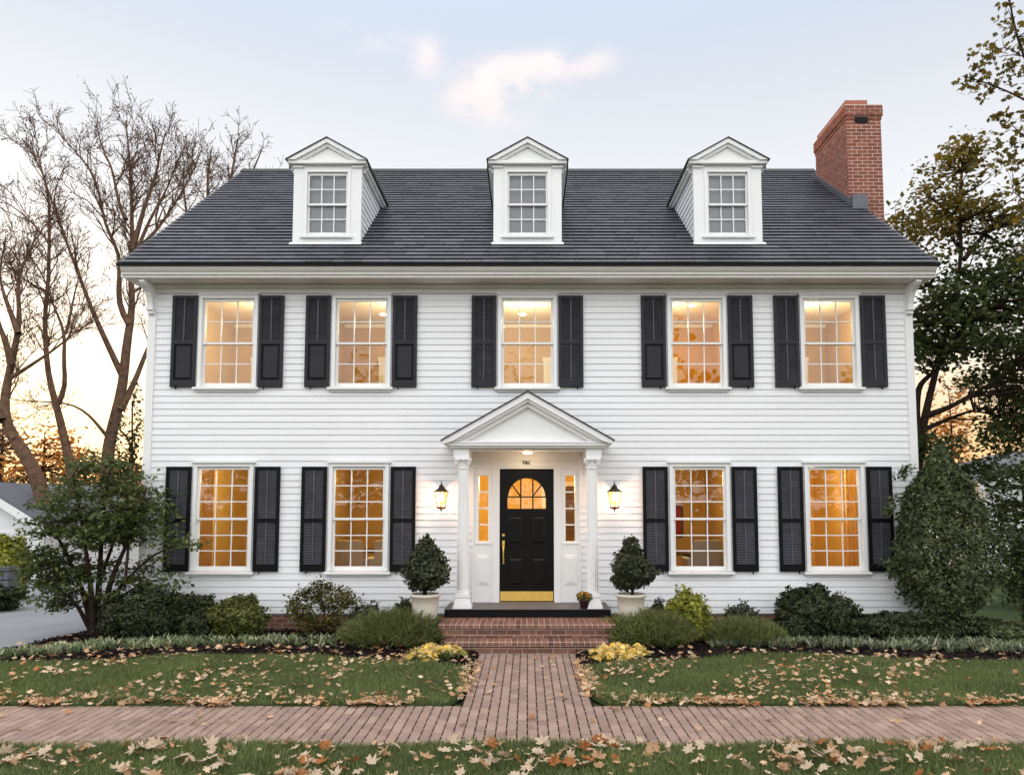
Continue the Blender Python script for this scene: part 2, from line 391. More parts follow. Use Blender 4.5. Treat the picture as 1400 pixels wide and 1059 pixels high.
# eave cornice: moulded fascia over a flat soffit with returns
mb = MB(); xa, xb = -6.545, 6.585
prof = [(-.02,zSOF),(-.45,zSOF),(-.455,zSOF+.035),(-.485,zSOF+.045),(-.487,zSOF+.075),(-.52,zSOF+.10),(-.545,zSOF+.135),(-.548,zSOF+.155),(-.02,zSOF+.155)]
mb.prism(prof, lambda p, q, t: (t, p, q), xa, xb)
for a, b in ((xa, X0-.03), (X1+.03, xb)): mb.box(a, b, -.02, .55, zSOF+.002, zSOF+.15)
mb.build("eave_cornice", W_CREAM, house)
mb = MB()
prof = [(-.56,zSOF+.157),(-.585,zSOF+.16),(-.60,zSOF+.195),(-.595,zSOF+.20),(-.57,zSOF+.20),(-.40,zSOF+.20),(-.40,zSOF+.157)]
mb.prism(prof, lambda p, q, t: (t, p, q), xa-.035, xb+.035); mb.build("gutter", SLATEB, house)
for cx in (X0+.035, X1-.035):            # scroll brackets on the corner boards
    mb = MB()
    prof = [(-.035,zSOF-.002),(-.40,zSOF-.002),(-.41,zSOF-.05),(-.36,zSOF-.09),(-.28,zSOF-.12),(-.21,zSOF-.17),(-.16,zSOF-.25),(-.13,zSOF-.33),(-.12,zSOF-.40),(-.035,zSOF-.40)]
    mb.prism(prof, lambda p, q, t: (t, p, q), cx-.045, cx+.045)
    mb.box(cx-.062, cx+.062, -.135, -.035, zSOF-.445, zSOF-.402); mb.box(cx-.05, cx+.05, -.10, -.035, zSOF-.50, zSOF-.447)
    mb.build("eave_bracket", W_TRIM, house, bevel=.006)
# rake boards
for a, b in ((-6.575, -6.54), (6.58, 6.615)):
    mb = MB()
    for s in (0, 1):
        y0, z0, y1, z1 = (-.45, zEAVE-.02, YR, zR-.13) if s == 0 else (YB+.45, zEAVE-.02, YR, zR-.13)
        mb.hexa(((a,y0,z0-.14),(b,y0,z0-.14),(b,y1,z1-.14),(a,y1,z1-.14)), ((a,y0,z0),(b,y0,z0),(b,y1,z1),(a,y1,z1)))
    mb.build("rake_board", W_TRIM, house)
# roof: deck, slate courses one by one, ridge
RX0, RX1 = -6.56, 6.59; EY, EZ = -.57, zSOF+.205; slope = (zR-EZ)/(YR-EY); RL = math.hypot(zR-EZ, YR-EY); ny, nz_ = -(zR-EZ)/RL, (YR-EY)/RL
def rf(x, s, off=0.): return (x, EY+(YR-EY)*s/RL+ny*off, EZ+(zR-EZ)*s/RL+nz_*off)
mb = MB()
mb.hexa((rf(RX0,0,-.05), rf(RX1,0,-.05), rf(RX1,RL,-.05), rf(RX0,RL,-.05)), (rf(RX0,0,-.008), rf(RX1,0,-.008), rf(RX1,RL,-.008), rf(RX0,RL,-.008)))
bk = lambda x, s, off: (x, 2*YR-rf(x,s,off)[1], rf(x,s,off)[2])
mb.hexa((bk(RX0,0,-.05), bk(RX0,RL,-.05), bk(RX1,RL,-.05), bk(RX1,0,-.05)), (bk(RX0,0,.01), bk(RX0,RL,.01), bk(RX1,RL,.01), bk(RX1,0,.01)))
roof = mb.build("roof", SLATEB, house)
mb = MB(); s = -.03; row = 0; CE = .180
while s < RL-.03:
    x = RX0+random.uniform(0, .3)*0; first = True
    x = RX0
    while x < RX1-.01:
        wd = random.uniform(.2, .5) if not first else random.uniform(.1, .45); first = False
        xe = min(x+wd, RX1); xe = RX1 if RX1-xe < .08 else xe
        t0 = .031+random.uniform(-.0015, .0015); t1 = .006; se = min(s+CE+.01, RL)
        d = random.uniform(-.0015, .0015); g = .0035
        mb.add([rf(x+g,s+d+.004,t0-.011), rf(xe-g,s+d+.004,t0-.011), rf(xe-g,s+d,t0), rf(x+g,s+d,t0), rf(xe-g,se,t1), rf(x+g,se,t1)], [(0,1,2,3),(3,2,4,5),(0,3,5),(1,4,2)])
        x = xe
    s += CE; row += 1
mb.build("slate_shingles", SLATE, roof)
mb = MB(); mb.prism([(-.14,-.085),(0,.035),(.14,-.085),(.13,-.11),(0,.0),(-.13,-.11)], lambda p, q, t: (t, YR+p, zR+q+.02), RX0, RX1); mb.build("ridge_cap", SLATEB, roof)

def sash_pair(parent, x0, x1, z0, z1, rows, y=0., cols=3, fw=.038, mw=.017, pane_mat=GLASS, meet=None):
    """double hung: upper sash outside, lower sash one step in"""
    zm = meet if meet else (z0+z1)/2; s = MB(); g = MB()
    for k, (a, b, yo) in enumerate(((zm-.018, z1, y), (z0, zm+.018, y+.034))):
        bot = .036 if k == 0 else .07
        s.box(x0, x0+fw, yo, yo+.03, a, b); s.box(x1-fw, x1, yo, yo+.03, a, b)
        s.box(x0+fw, x1-fw, yo, yo+.03, a, a+bot); s.box(x0+fw, x1-fw, yo, yo+.03, b-(.045 if k == 0 else .036), b)
        gx0, gx1, gz0, gz1 = x0+fw, x1-fw, a+bot, b-(.045 if k == 0 else .036)
        for i in range(1, cols): c = gx0+(gx1-gx0)*i/cols; s.box(c-mw/2, c+mw/2, yo+.003, yo+.024, gz0, gz1)
        for i in range(1, rows):
            c = gz0+(gz1-gz0)*i/rows
            for j in range(cols):
                a0 = gx0+(gx1-gx0)*j/cols+(mw/2 if j else 0); a1 = gx0+(gx1-gx0)*(j+1)/cols-(mw/2 if j < cols-1 else 0)
                s.box(a0, a1, yo+.003, yo+.024, c-mw/2, c+mw/2)
        g.poly([(gx0,yo+.014,gz0),(gx1,yo+.014,gz0),(gx1,yo+.014,gz1),(gx0,yo+.014,gz1)])
    s.build("sash", W_TRIM, parent); g.build("pane", pane_mat, parent)
def window(cx, z0, z1, rows, meet):
    a, b = cx-OW, cx+OW; cw = .058; m = MB()
    m.box(a-cw, a, -.045, .14, z0, z1); m.box(b, b+cw, -.045, .14, z0, z1); m.box(a-cw, b+cw, -.047, .14, z1, z1+.045)
    m.box(a-cw-.012, b+cw+.012, -.062, .0, z1+.045, z1+.062); m.box(a-cw-.03, b+cw+.03, -.08, .0, z1+.062, z1+.078)
    wnd = m.build("window", W_TRIM, house, bevel=.003)
    m = MB(); m.prism([(-.10,z0-.05),(-.10,z0-.012),(.14,z0),(.14,z0-.05)], lambda p, q, t: (t, p, q), a-cw-.05, b+cw+.05); m.box(a-cw-.01, b+cw+.01, -.05, .0, z0-.085, z0-.05); m.build("sill", W_TRIM, wnd, bevel=.003)
    sash_pair(wnd, a+.002, b-.002, z0+.002, z1-.002, rows, meet=meet)
def shutter(cx, z0, z1, m_, panel, label):
    w2 = .205; st = .052; s = MB(); y0, y1 = -.062, -.022; top, bot, mid = .055, .115, .06; zmid = z0+(z1-z0)*.485
    s.box(cx-w2, cx-w2+st, y0, y1, z0, z1); s.box(cx+w2-st, cx+w2, y0, y1, z0, z1)
    s.box(cx-w2+st, cx+w2-st, y0+.001, y1, z0, z0+bot); s.box(cx-w2+st, cx+w2-st, y0+.001, y1, z1-top, z1); s.box(cx-w2+st, cx+w2-st, y0+.001, y1, zmid-mid/2, zmid+mid/2)
    s.box(cx-w2+st, cx+w2-st, y1-.004, y1, z0+bot, zmid-mid/2); s.box(cx-w2+st, cx+w2-st, y1-.004, y1, zmid+mid/2, z1-top)
    for zz in (z0+.2, z1-.2): s.box(cx+(w2 if cx < 0 else -w2)-.02, cx+(w2 if cx < 0 else -w2)+.02, y0-.008, y0-.001, zz-.03, zz+.03) if False else None
    o = s.build("shutter", m_, house, bevel=.003)
    hb_ = MB(); hx_ = cx+(.10 if cx > 0 else -.10); hb_.tube([(hx_,-.02,z0-.02),(hx_,-.07,z0-.018),(hx_+.006,-.073,z0-.045),(hx_-.004,-.073,z0+.03)], [.006,.007,.009,.007], 6); hb_.build("shutter_holdback", BLACK, o)
    if label: o['label'] = label
    lv = MB()
    secs = [(zmid+mid/2, z1-top)]+([] if panel else [(z0+bot, zmid-mid/2)])
    for a, b in secs:
        n = int((b-a)/.031); dz = (b-a)/n
        for i in range(n):
            c = a+dz*(i+.5)
            lv.prism([(-.054,c-.009),(-.051,c-.013),(-.028,c+.007),(-.031,c+.011)], lambda p, q, t: (t, p, q), cx-w2+st, cx+w2-st)
        lv.box(cx-.011, cx+.011, -.0605, -.0545, a+.004, b-.004)
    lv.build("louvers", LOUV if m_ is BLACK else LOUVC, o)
    if panel:
        pn = MB(); a, b = z0+bot, zmid-mid/2; pn.frus(cx-w2+st+.012, cx+w2-st-.012, a+.012, b-.012, y1-.006, y0+.006, .03); pn.build("raised_panel", m_, o)
for i, c in enumerate(ups):
    window(c, *UP, 2, H+2.68)
    for s in (-1, 1):
        pn = i in (0, 1, 3); shutter(c+s*.723, H+1.94, H+3.478, CHAR, pn, "charcoal shutter with louvers over a solid panel" if pn else "charcoal shutter louvered top and bottom")
for c in los:
    window(c, *LO, 3, H-.228)
    for s in (-1, 1): shutter(c+s*.728, H-1.075, H+.625, BLACK, False, "tall black shutter louvered top and bottom")

# ------------------------------------------------------------------ rooms behind the windows
def wallmat(n, c): return mat(n, c, .8, .2, noise=(1.5,.05))
WUP = wallmat("tan_wall_paint", (.56,.40,.22)); WUPS = [WUP, wallmat("honey_wall_paint", (.50,.32,.11)), WUP, wallmat("amber_plaster", (.60,.34,.035)), wallmat("honey_plaster", (.50,.32,.11))]; WLO = wallmat("amber_wall_paint", (.64,.44,.15)); WLOS = [WLO, wallmat("gold_wall_paint", (.62,.40,.12)), wallmat("hall_yellow_paint", (.75,.52,.15)), wallmat("terracotta_wall_paint", (.60,.37,.10)), wallmat("bright_amber_paint", (.72,.46,.13))]; CEIL = wallmat("cream_ceiling", (.82,.72,.58)); FLOORM = mat("oak_floor", (.28,.14,.06), .4, .4, noise=(3,.2)); SPOT = emit("ceiling_spot", (1,.86,.62), 14)
xsR = [-6.2, -3.87, -1.42, 1.42, 3.92, 6.3]
def lamp(loc, e, col=(1,.70,.38), r=.06):
    l = bpy.data.lights.new("lamp", 'POINT'); l.energy = e; l.color = col; l.shadow_soft_size = r
    o = bpy.data.objects.new("lamp", l); COL.objects.link(o); o.parent = house; o.location = Vector(loc)-Vector((0,4,0))
WALNUT = mat("walnut_door", (.10,.05,.025), .4, .4, noise=(6,.3))
def room(x0, x1, z0, z1, dep, ops, wm, e, spots, col):
    m = MB(); holes(m, x0, x1, z0, z1, ops, .138)
    m.poly([(x0,dep,z0),(x1,dep,z0),(x1,dep,z1),(x0,dep,z1)]); m.poly([(x0,.138,z0),(x0,dep,z0),(x0,dep,z1),(x0,.138,z1)]); m.poly([(x1,.138,z0),(x1,dep,z0),(x1,dep,z1),(x1,.138,z1)])
    o = m.build("interior_room", wm, house)
    m = MB(); m.box(x0, x1, dep-.03, dep-.001, z0, z0+.13); m.build("baseboard", W_TRIM, o); m = MB(); m.box(x0, x1, dep-.05, dep-.001, z1-.07, z1-.001); m.build("crown_molding", W_TRIM, o)
    m = MB(); m.poly([(x0,.138,z1-.0005),(x1,.138,z1-.0005),(x1,dep,z1-.0005),(x0,dep,z1-.0005)]); m.build("ceiling", CEIL, o)
    m = MB(); m.poly([(x0,.138,z0+.0005),(x1,.138,z0+.0005),(x1,dep,z0+.0005),(x0,dep,z0+.0005)]); m.build("floor", FLOORM, o)
    rdx = (x0+x1)/2*1.12+(.35 if x0 < -1 else -.35)+(.0 if abs(x0+x1) > .5 else .75); rdx = min(max(rdx, x0+.55), x1-.55); m = MB(); zt_ = z0+2.03
    m.box(rdx-.50, rdx-.41, dep-.055, dep-.031, z0, zt_); m.box(rdx+.41, rdx+.50, dep-.055, dep-.031, z0, zt_); m.box(rdx-.52, rdx+.52, dep-.06, dep-.031, zt_, zt_+.1); m.build("door_casing", W_TRIM, o)
    m = MB(); m.box(rdx-.41, rdx+.41, dep-.045, dep-.031, z0, zt_)
    for pz0, pz1 in ((.2,.9),(1.05,1.85)):
        for px0 in (-.32, .04): m.frus(rdx+px0, rdx+px0+.28, z0+pz0, z0+pz1, dep-.045, dep-.058, .03)
    m.build("room_door", W_TRIM if dep < 4 else WALNUT, o)
    for sx, sy in spots: m = MB(); m.lathe([(.065,-.012),(.065,-.003)], (sx, sy, z1), 16); m.build("ceiling_spot", SPOT, o)
    lamp(((x0+x1)/2+random.uniform(-.3,.3), dep*.42, z1-.45), e, col)
for i in range(5):
    c = ups[i]; room(xsR[i]+.03, xsR[i+1]-.03, H+.95, H+3.78, 3.3, [o for o in opens if o[2] > H+1 and abs((o[0]+o[1])/2-c) < .01], WUPS[i], [72,62,74,66,62][i], [(c-.25,1.0),(c+.3,1.7),(c-.1,2.4)], (1,.83,.46))
    ops = [o for o in opens if o[2] < H+1 and xsR[i] < (o[0]+o[1])/2 < xsR[i+1]]
    room(xsR[i]+.03, xsR[i+1]-.03, H-1.59, H+.92, 4.2 if i != 2 else 5.5, ops, WLOS[i], [60,44,175,44,80][i], [(c+.2,1.6),(c-.3,2.6)], (1,.77,.36))

# ------------------------------------------------------------------ entrance: door, sidelights, portico, deck
zd0, zd1 = H-1.568, H+.59; dx0, dx1 = -.453, .433
m = MB(); yf = -.03
m.box(-.565, dx0, -.06, .14, zd0-.01, zd1+.01); m.box(dx1, .545, -.06, .14, zd0-.01, zd1+.01); m.box(-.90, .87, -.055, .14, zd1-.003, zd1+.035)
m.box(-.92, .89, -.07, .0, zd1+.035, zd1+.048)
m.box(-.90, -.87, -.05, .14, zd0-.01, zd1+.01); m.box(.84, .87, -.05, .14, zd0-.01, zd1+.01)
m.build("door_surround", W_TRIM, house, bevel=.004)
def arch_pts(cx, r, zs, y, n=20, a0=0., a1=math.pi): return [(cx+r*math.cos(a0+(a1-a0)*i/n), y, zs+r*math.sin(a0+(a1-a0)*i/n)) for i in range(n+1)]
door_o = None
dcx = (dx0+dx1)/2; lx0, lx1 = dcx-.315, dcx+.315; lz0 = P(720,695,0)[2]; lzs = P(720,679,0)[2]; rr = (lx1-lx0)/2
ez = (P(720,652.5,0)[2]-lzs)/rr
m = MB(); yd = .005
# door face round the arched light
arch = [(dcx+rr*math.cos(math.pi*i/24), yd, lzs+ez*rr*math.sin(math.pi*i/24)) for i in range(25)]
m.add([(dx0,yd,zd0),(dx1,yd,zd0),(dx1,yd,lz0),(dx0,yd,lz0)], [(0,1,2,3)])
m.poly([(dx0,yd,lz0),(lx0,yd,lz0),(lx0,yd,lzs),(dx0,yd,lzs)]); m.poly([(lx1,yd,lz0),(dx1,yd,lz0),(dx1,yd,lzs),(lx1,yd,lzs)])
for i in range(24):
    (xa_, _, za_), (xb_, _, zb_) = arch[i], arch[i+1]
    m.poly([(xa_,yd,za_),(xb_,yd,zb_),(xb_,yd,zd1),(xa_,yd,zd1)])
m.poly([(lx1,yd,lzs),(dx1,yd,lzs),(dx1,yd,zd1),(lx1,yd,zd1)]); m.poly([(dx0,yd,lzs),(lx0,yd,lzs),(lx0,yd,zd1),(dx0,yd,zd1)])
rim = [(lx0,yd,lz0)]+[(lx1,yd,lz0)]+arch
for i in range(len(rim)):
    a, b = rim[i], rim[(i+1) % len(rim)]; m.poly([a, b, (b[0],.05,b[2]), (a[0],.05,a[2])])
def zpx(py): return P(720, py, 0)[2]
for py0, py1 in ((704,745),(761,801)):
    for px0, px1 in ((693,716.5),(725.5,748)):
        a, b = (px0-721)/83.3, (px1-721)/83.3; z1_, z0_ = zpx(py0), zpx(py1)
        m.box(a, b, yd-.012, yd, z0_, z0_+.016); m.box(a, b, yd-.012, yd, z1_-.016, z1_); m.box(a, a+.016, yd-.012, yd, z0_+.016, z1_-.016); m.box(b-.016, b, yd-.012, yd, z0_+.016, z1_-.016)
        m.frus(a+.03, b-.03, z0_+.03, z1_-.03, yd-.001, yd-.011, .025)
door = m.build("door", DOORB, house)
m = MB(); bw = .011
for px in (712, 728.5): x = (px-721)/83.3; m.box(x-bw, x+bw, yd+.002, .03, lz0, lzs+ez*math.sqrt(max(rr*rr-(x-dcx)**2, 0)))
m.box(lx0, lx1, yd+.004, .028, lzs-bw, lzs+bw)
for s in (-1, 1):
    p0 = np.array([dcx+s*.10, lzs+.01]); p1 = np.array([dcx+s*rr*.77, lzs+ez*rr*.62]); d = (p1-p0)/np.linalg.norm(p1-p0); n_ = np.array([-d[1], d[0]])*bw
    q = [p0+n_, p0-n_, p1-n_, p1+n_]; m.prism([tuple(k) for k in q], lambda p, q, t: (p, t, q), yd+.003, .029)
for r0 in (rr, ):
    for i in range(24):
        a0, a1 = math.pi*i/24, math.pi*(i+1)/24
        f = lambda a, r: (dcx+r*math.cos(a), lzs+ez*r*math.sin(a))
        m.prism([f(a0, rr-.012), f(a0, rr+.012), f(a1, rr+.012), f(a1, rr-.012)], lambda p, q, t: (p, t, q), yd-.006, .02)
m.build("door_muntins", DOORB, door)
m = MB(); m.poly([(lx0,.022,lz0),(lx1,.022,lz0)]+[(x,.022,z) for x,_,z in arch]); m.build("door_pane", GLASS, door)
m = MB(); m.box(dx0+.012, dx1-.012, yd-.004, yd-.001, zpx(821), zpx(808)); m.build("kick_plate", BRASS, door, bevel=.001)
m = MB(); hx = (688.5-721)/83.3; m.lathe([(.005,-.02),(.022,-.02),(.024,.0),(.024,.006)], (0,0,0), 16); 
db = MB()
for x, y, z in m.v: db.v.append((hx+x*1.0, yd-.012+z*.6, zpx(731)+y))
db.f = m.f; db.build("deadbolt", BRASS, door)
m = MB(); m.box(hx-.02, hx+.02, yd-.012, yd-.001, zpx(749), zpx(738.5)); m.box(hx-.012, hx+.012, yd-.011, yd-.001, zpx(770.5), zpx(762)); zt_, zb_ = zpx(745), zpx(768)
m.tube([(hx,yd-.01,zt_),(hx,yd-.05,zt_-.01),(hx,yd-.062,(zt_*.7+zb_*.3)),(hx,yd-.06,(zt_*.3+zb_*.7)),(hx,yd-.045,zb_+.01),(hx,yd-.008,zb_)], [.011,.011,.012,.011,.01,.009], 10); m.box(hx-.016, hx+.016, yd-.045, yd-.012, zt_+.012, zt_+.024)
m.build("door_handle", BRASS, door, bevel=.002)
m = MB(); m.box(dx0-.02, dx1+.02, -.09, .14, zd0-.035, zd0-.001); m.build("threshold", mat("oak_threshold", (.30,.17,.09), .5), house)
for s, (a, b) in ((-1, (-.87, -.565)), (1, (.545, .84))):
    c = (a+b)/2+(.008 if s > 0 else 0); gw = .078; gz0, gz1 = zpx(739.5), zpx(650); m = MB(); y0, y1 = -.035, .14
    m.box(a, c-gw, y0, y1, gz0, gz1); m.box(c+gw, b, y0, y1, gz0, gz1); m.box(a, b, y0, y1, gz1, zd1+.01); m.box(a, b, y0, y1, zd0-.01, gz0)
    m.box(c-gw-.05, c+gw+.05, y0-.016, y0-.001, gz0-.045, gz0-.02)
    for i in range(1, 4): z = gz0+(gz1-gz0)*i/4; m.box(c-gw, c+gw, y0+.015, y0+.045, z-.011, z+.011)
    pz0, pz1 = zpx(799), zpx(758); m.frus(c-.105, c+.105, pz0, pz1, y0-.001, y0-.012, .012); 
    m.frus(c-.075, c+.075, pz0+.03, pz1-.03, y0-.012, y0-.022, .02)
    sl_ = m.build("sidelight", W_TRIM, house, bevel=.002)
    m = MB(); m.poly([(c-gw,y0+.03,gz0),(c+gw,y0+.03,gz0),(c+gw,y0+.03,gz1),(c-gw,y0+.03,gz1)]); m.build("pane", GLASS, sl_)
# house number over the door
zn0, zn1 = zpx(634.6), zpx(629.2); hgt = zn1-zn0; m = MB(); st = .011; x = -.064
def stroke(p, q): 
    p, q = np.array(p), np.array(q); d = (q-p)/np.linalg.norm(q-p); n_ = np.array([-d[1], d[0]])*st/2
    m.prism([tuple(p+n_), tuple(p-n_), tuple(q-n_), tuple(q+n_)], lambda a, b, t: (a, t, b), -.036, -.024)
for a, b in (((0,0),(0,1)),((0,1),(.55,.15)),((.5,.05),(.62,1)),((.62,.95),(.98,.1)),((.98,0),(.98,.45)),((.62,.0),(.72,.45)),((1.45,1),(1.05,.5)),((1.05,.5),(1.45,0))):
    stroke((x+a[0]*hgt*1.15, zn0+a[1]*hgt), (x+b[0]*hgt*1.15, zn0+b[1]*hgt))
m.build("house_number", mat("number_black", (.012,.008,.006), .4), house)
# portico
PF = -.88; zc0, zc1 = H+.872, H+.975
m = MB()
cprof = [(PF+.05,zc0),(PF+.045,zc0+.025),(PF+.012,zc0+.032),(PF+.008,zc0+.07),(PF,zc0+.075),(PF,zc1),(.0,zc1),(.0,zc0)]
m.prism(cprof, lambda p, q, t: (t, p, q), -1.20, 1.22)
m.box(-1.14, -.90, PF+.10, -.02, zc0-.155, zc0-.001); m.box(.91, 1.15, PF+.10, -.02, zc0-.155, zc0-.001)
m.box(-.895, .905, PF+.14, PF+.20, zc0-.03, zc0-.001)
port = m.build("portico", W_TRIM, house, bevel=.004)
pk = H+1.725; te = H+.985; hw = 1.30; cxp = .005
m = MB()       # raking cornice with inner moulding
for s in (-1, 1):
    for th0, th1, y0, y1 in ((.0,.10,PF-.06,.0),(.10,.145,PF-.02,.0),(.145,.215,PF+.04,.0)):
        def q(k, th): # k 0 at peak 1 at tip, th drop measured vertically
            return (cxp+s*hw*k, pk+(te-pk)*k-th)
        kk = 1.0 if th0 < .05 else .985-.06*(th0 > .12)
        kmax = lambda th: min(kk, (pk-zc1-th)/(pk-te)) if th > 0 else kk
        prof = [q(0,th0), q(kmax(th0),th0), q(kmax(th1),th1) if th0 > 0 else q(1.0,th1*.55), q(0,th1)]
        if th0 == 0: prof = [q(0,0), q(1.0,0), q(1.0,.055), q(.88,th1), q(0,th1)]
        m.prism(prof, lambda p, r_, t: (p, t, r_), y0, y1)
m.build("raking_cornice", W_TRIM, port)
m = MB(); m.add([(-1.17,PF+.11,zc1+.001),(1.18,PF+.11,zc1+.001),(cxp,PF+.11,pk-.14)], [(0,1,2)]); m.build("tympanum", W_TRIM, port)
m = MB()
for s in (-1, 1): m.hexa([(cxp,PF-.085,pk+.003),(cxp+s*(hw+.025),PF-.085,te-.012),(cxp+s*(hw+.025),-.018,te-.012),(cxp,-.018,pk+.003)], [(cxp,PF-.085,pk+.020),(cxp+s*(hw+.03),PF-.085,te+.003),(cxp+s*(hw+.03),-.018,te+.003),(cxp,-.018,pk+.020)])
m.build("portico_roof", SLATEB, port)
m = MB(); m.box(-1.1, 1.1, PF+.205, -.02, zc0-.012, zc0-.002); m.build("porch_ceiling", W_TRIM, port)
for cx in (-.99, 1.0):                   # fluted columns
    y = -.70; zb = H-1.568; zt = zc0-.156; m = MB()
    m.hexa([(cx-.145,y-.145,zb),(cx+.145,y-.145,zb),(cx+.145,y+.145,zb),(cx-.145,y+.145,zb)], [(cx-.14,y-.14,zb+.05),(cx+.14,y-.14,zb+.05),(cx+.14,y+.14,zb+.05),(cx-.14,y+.14,zb+.05)])
    m.hexa([(cx-.132,y-.132,zb+.051),(cx+.132,y-.132,zb+.051),(cx+.132,y+.132,zb+.051),(cx-.132,y+.132,zb+.051)], [(cx-.108,y-.108,zb+.16),(cx+.108,y-.108,zb+.16),(cx+.108,y+.108,zb+.16),(cx-.108,y+.108,zb+.16)])
    m.box(cx-.118, cx+.118, y-.118, y+.118, zb+.161, zb+.195); m.box(cx-.104, cx+.104, y-.104, y+.104, zb+.196, zb+.225)
    base = m
    sh = MB(); fl = lambda i, z: .90 if i % 4 in (1, 2) else 1.
    sh.lathe([(.094,zb+.226),(.094,zb+.25),(.088,zb+.27),(.086,zb+.9),(.083,zb+1.7),(.080,zt-.16)], (cx,y,0), 64, fl)
    col = sh.build("column", W_TRIM, port)
    base.build("column_base", W_TRIM, col, bevel=.006)
    cp = MB(); cp.lathe([(.086,zt-.165),(.092,zt-.16),(.092,zt-.145),(.083,zt-.14)], (cx,y,0), 32)
    cp.lathe([(.082,zt-.139),(.09,zt-.10),(.094,zt-.09),(.086,zt-.085),(.10,zt-.05),(.118,zt-.03),(.108,zt-.026)], (cx,y,0), 48, lambda i, z: 1+.07*math.cos(i*math.pi/3))
    cp.box(cx-.122, cx+.122, y-.122, y+.122, zt-.025, zt-.001)
    for sx in (-1, 1):
        cp.tube([(cx+sx*.098+.026*math.cos(a), y-.112, zt-.05+.026*math.sin(a)) for a in np.linspace(0, 5.5, 14)], [.009]*14, 6)
    cp.build("capital", W_TRIM, col)
    pl = MB(); pl.box(cx-.06, cx+.06, -.052, -.02, H-1.55, zc0-.16); 
# porch light
pl = thing("porch_light", "small lit ceiling light under the white portico above the black front door", "light", (0, -.42, zc0-.014))
m = MB(); m.lathe([(.09,-.02),(.095,-.012),(.095,-.001)], (0,-.42,zc0-.012), 24); m.build("light_rim", BRASS, pl)
m = MB(); m.lathe([(.02,-.055),(.06,-.048),(.082,-.03),(.085,-.021)], (0,-.42,zc0-.012), 24); m.build("diffuser", emit("porch_diffuser", (1,.80,.52), 5.), pl, True)
l = bpy.data.lights.new("porch_lamp", 'POINT'); l.energy = 3.; l.color = (1,.72,.42); l.shadow_soft_size = .05
lo = bpy.data.objects.new("porch_lamp", l); COL.objects.link(lo); lo.parent = pl; lo.location = (0,0,-.12)
# deck
zdk = H-1.568; m = MB(); y = PF+.0
nb = 7; ys = np.linspace(-.86, 0, nb+1)
for a, b in zip(ys[:-1], ys[1:]): m.box(-1.235, 1.245, a+.003, b-.003, zdk-.03, zdk)
deck = m.build("porch_deck", DECK, house)
m = MB(); m.box(-1.225, 1.235, -.875, -.861, zdk-.118, zdk-.003); m.box(-1.25, -1.236, -.875, .0, zdk-.118, zdk-.003); m.box(1.246, 1.26, -.875, .0, zdk-.118, zdk-.003); m.box(-1.19, 1.20, -.83, .0, .0, zdk-.116); m.build("deck_fascia", BLACK, deck, bevel=.004)
# foundation
m = MB(); brick_face(m, X0, X1, -.06, zS0-.03, lambda u, o, z: (u, .02-o, z), .2, .06, .011, .006)
fo = m.build("foundation", BRICK, house)
m = MB(); m.box(X0+.01, X1-.01, .021, .3, -.1, zS0-.025); m.box(X0+.012, X0+.3, .3, YB, -.1, zS0-.025); m.box(X1-.3, X1-.012, .3, YB, -.1, zS0-.025); m.build("mortar_bed", MORTAR, fo)

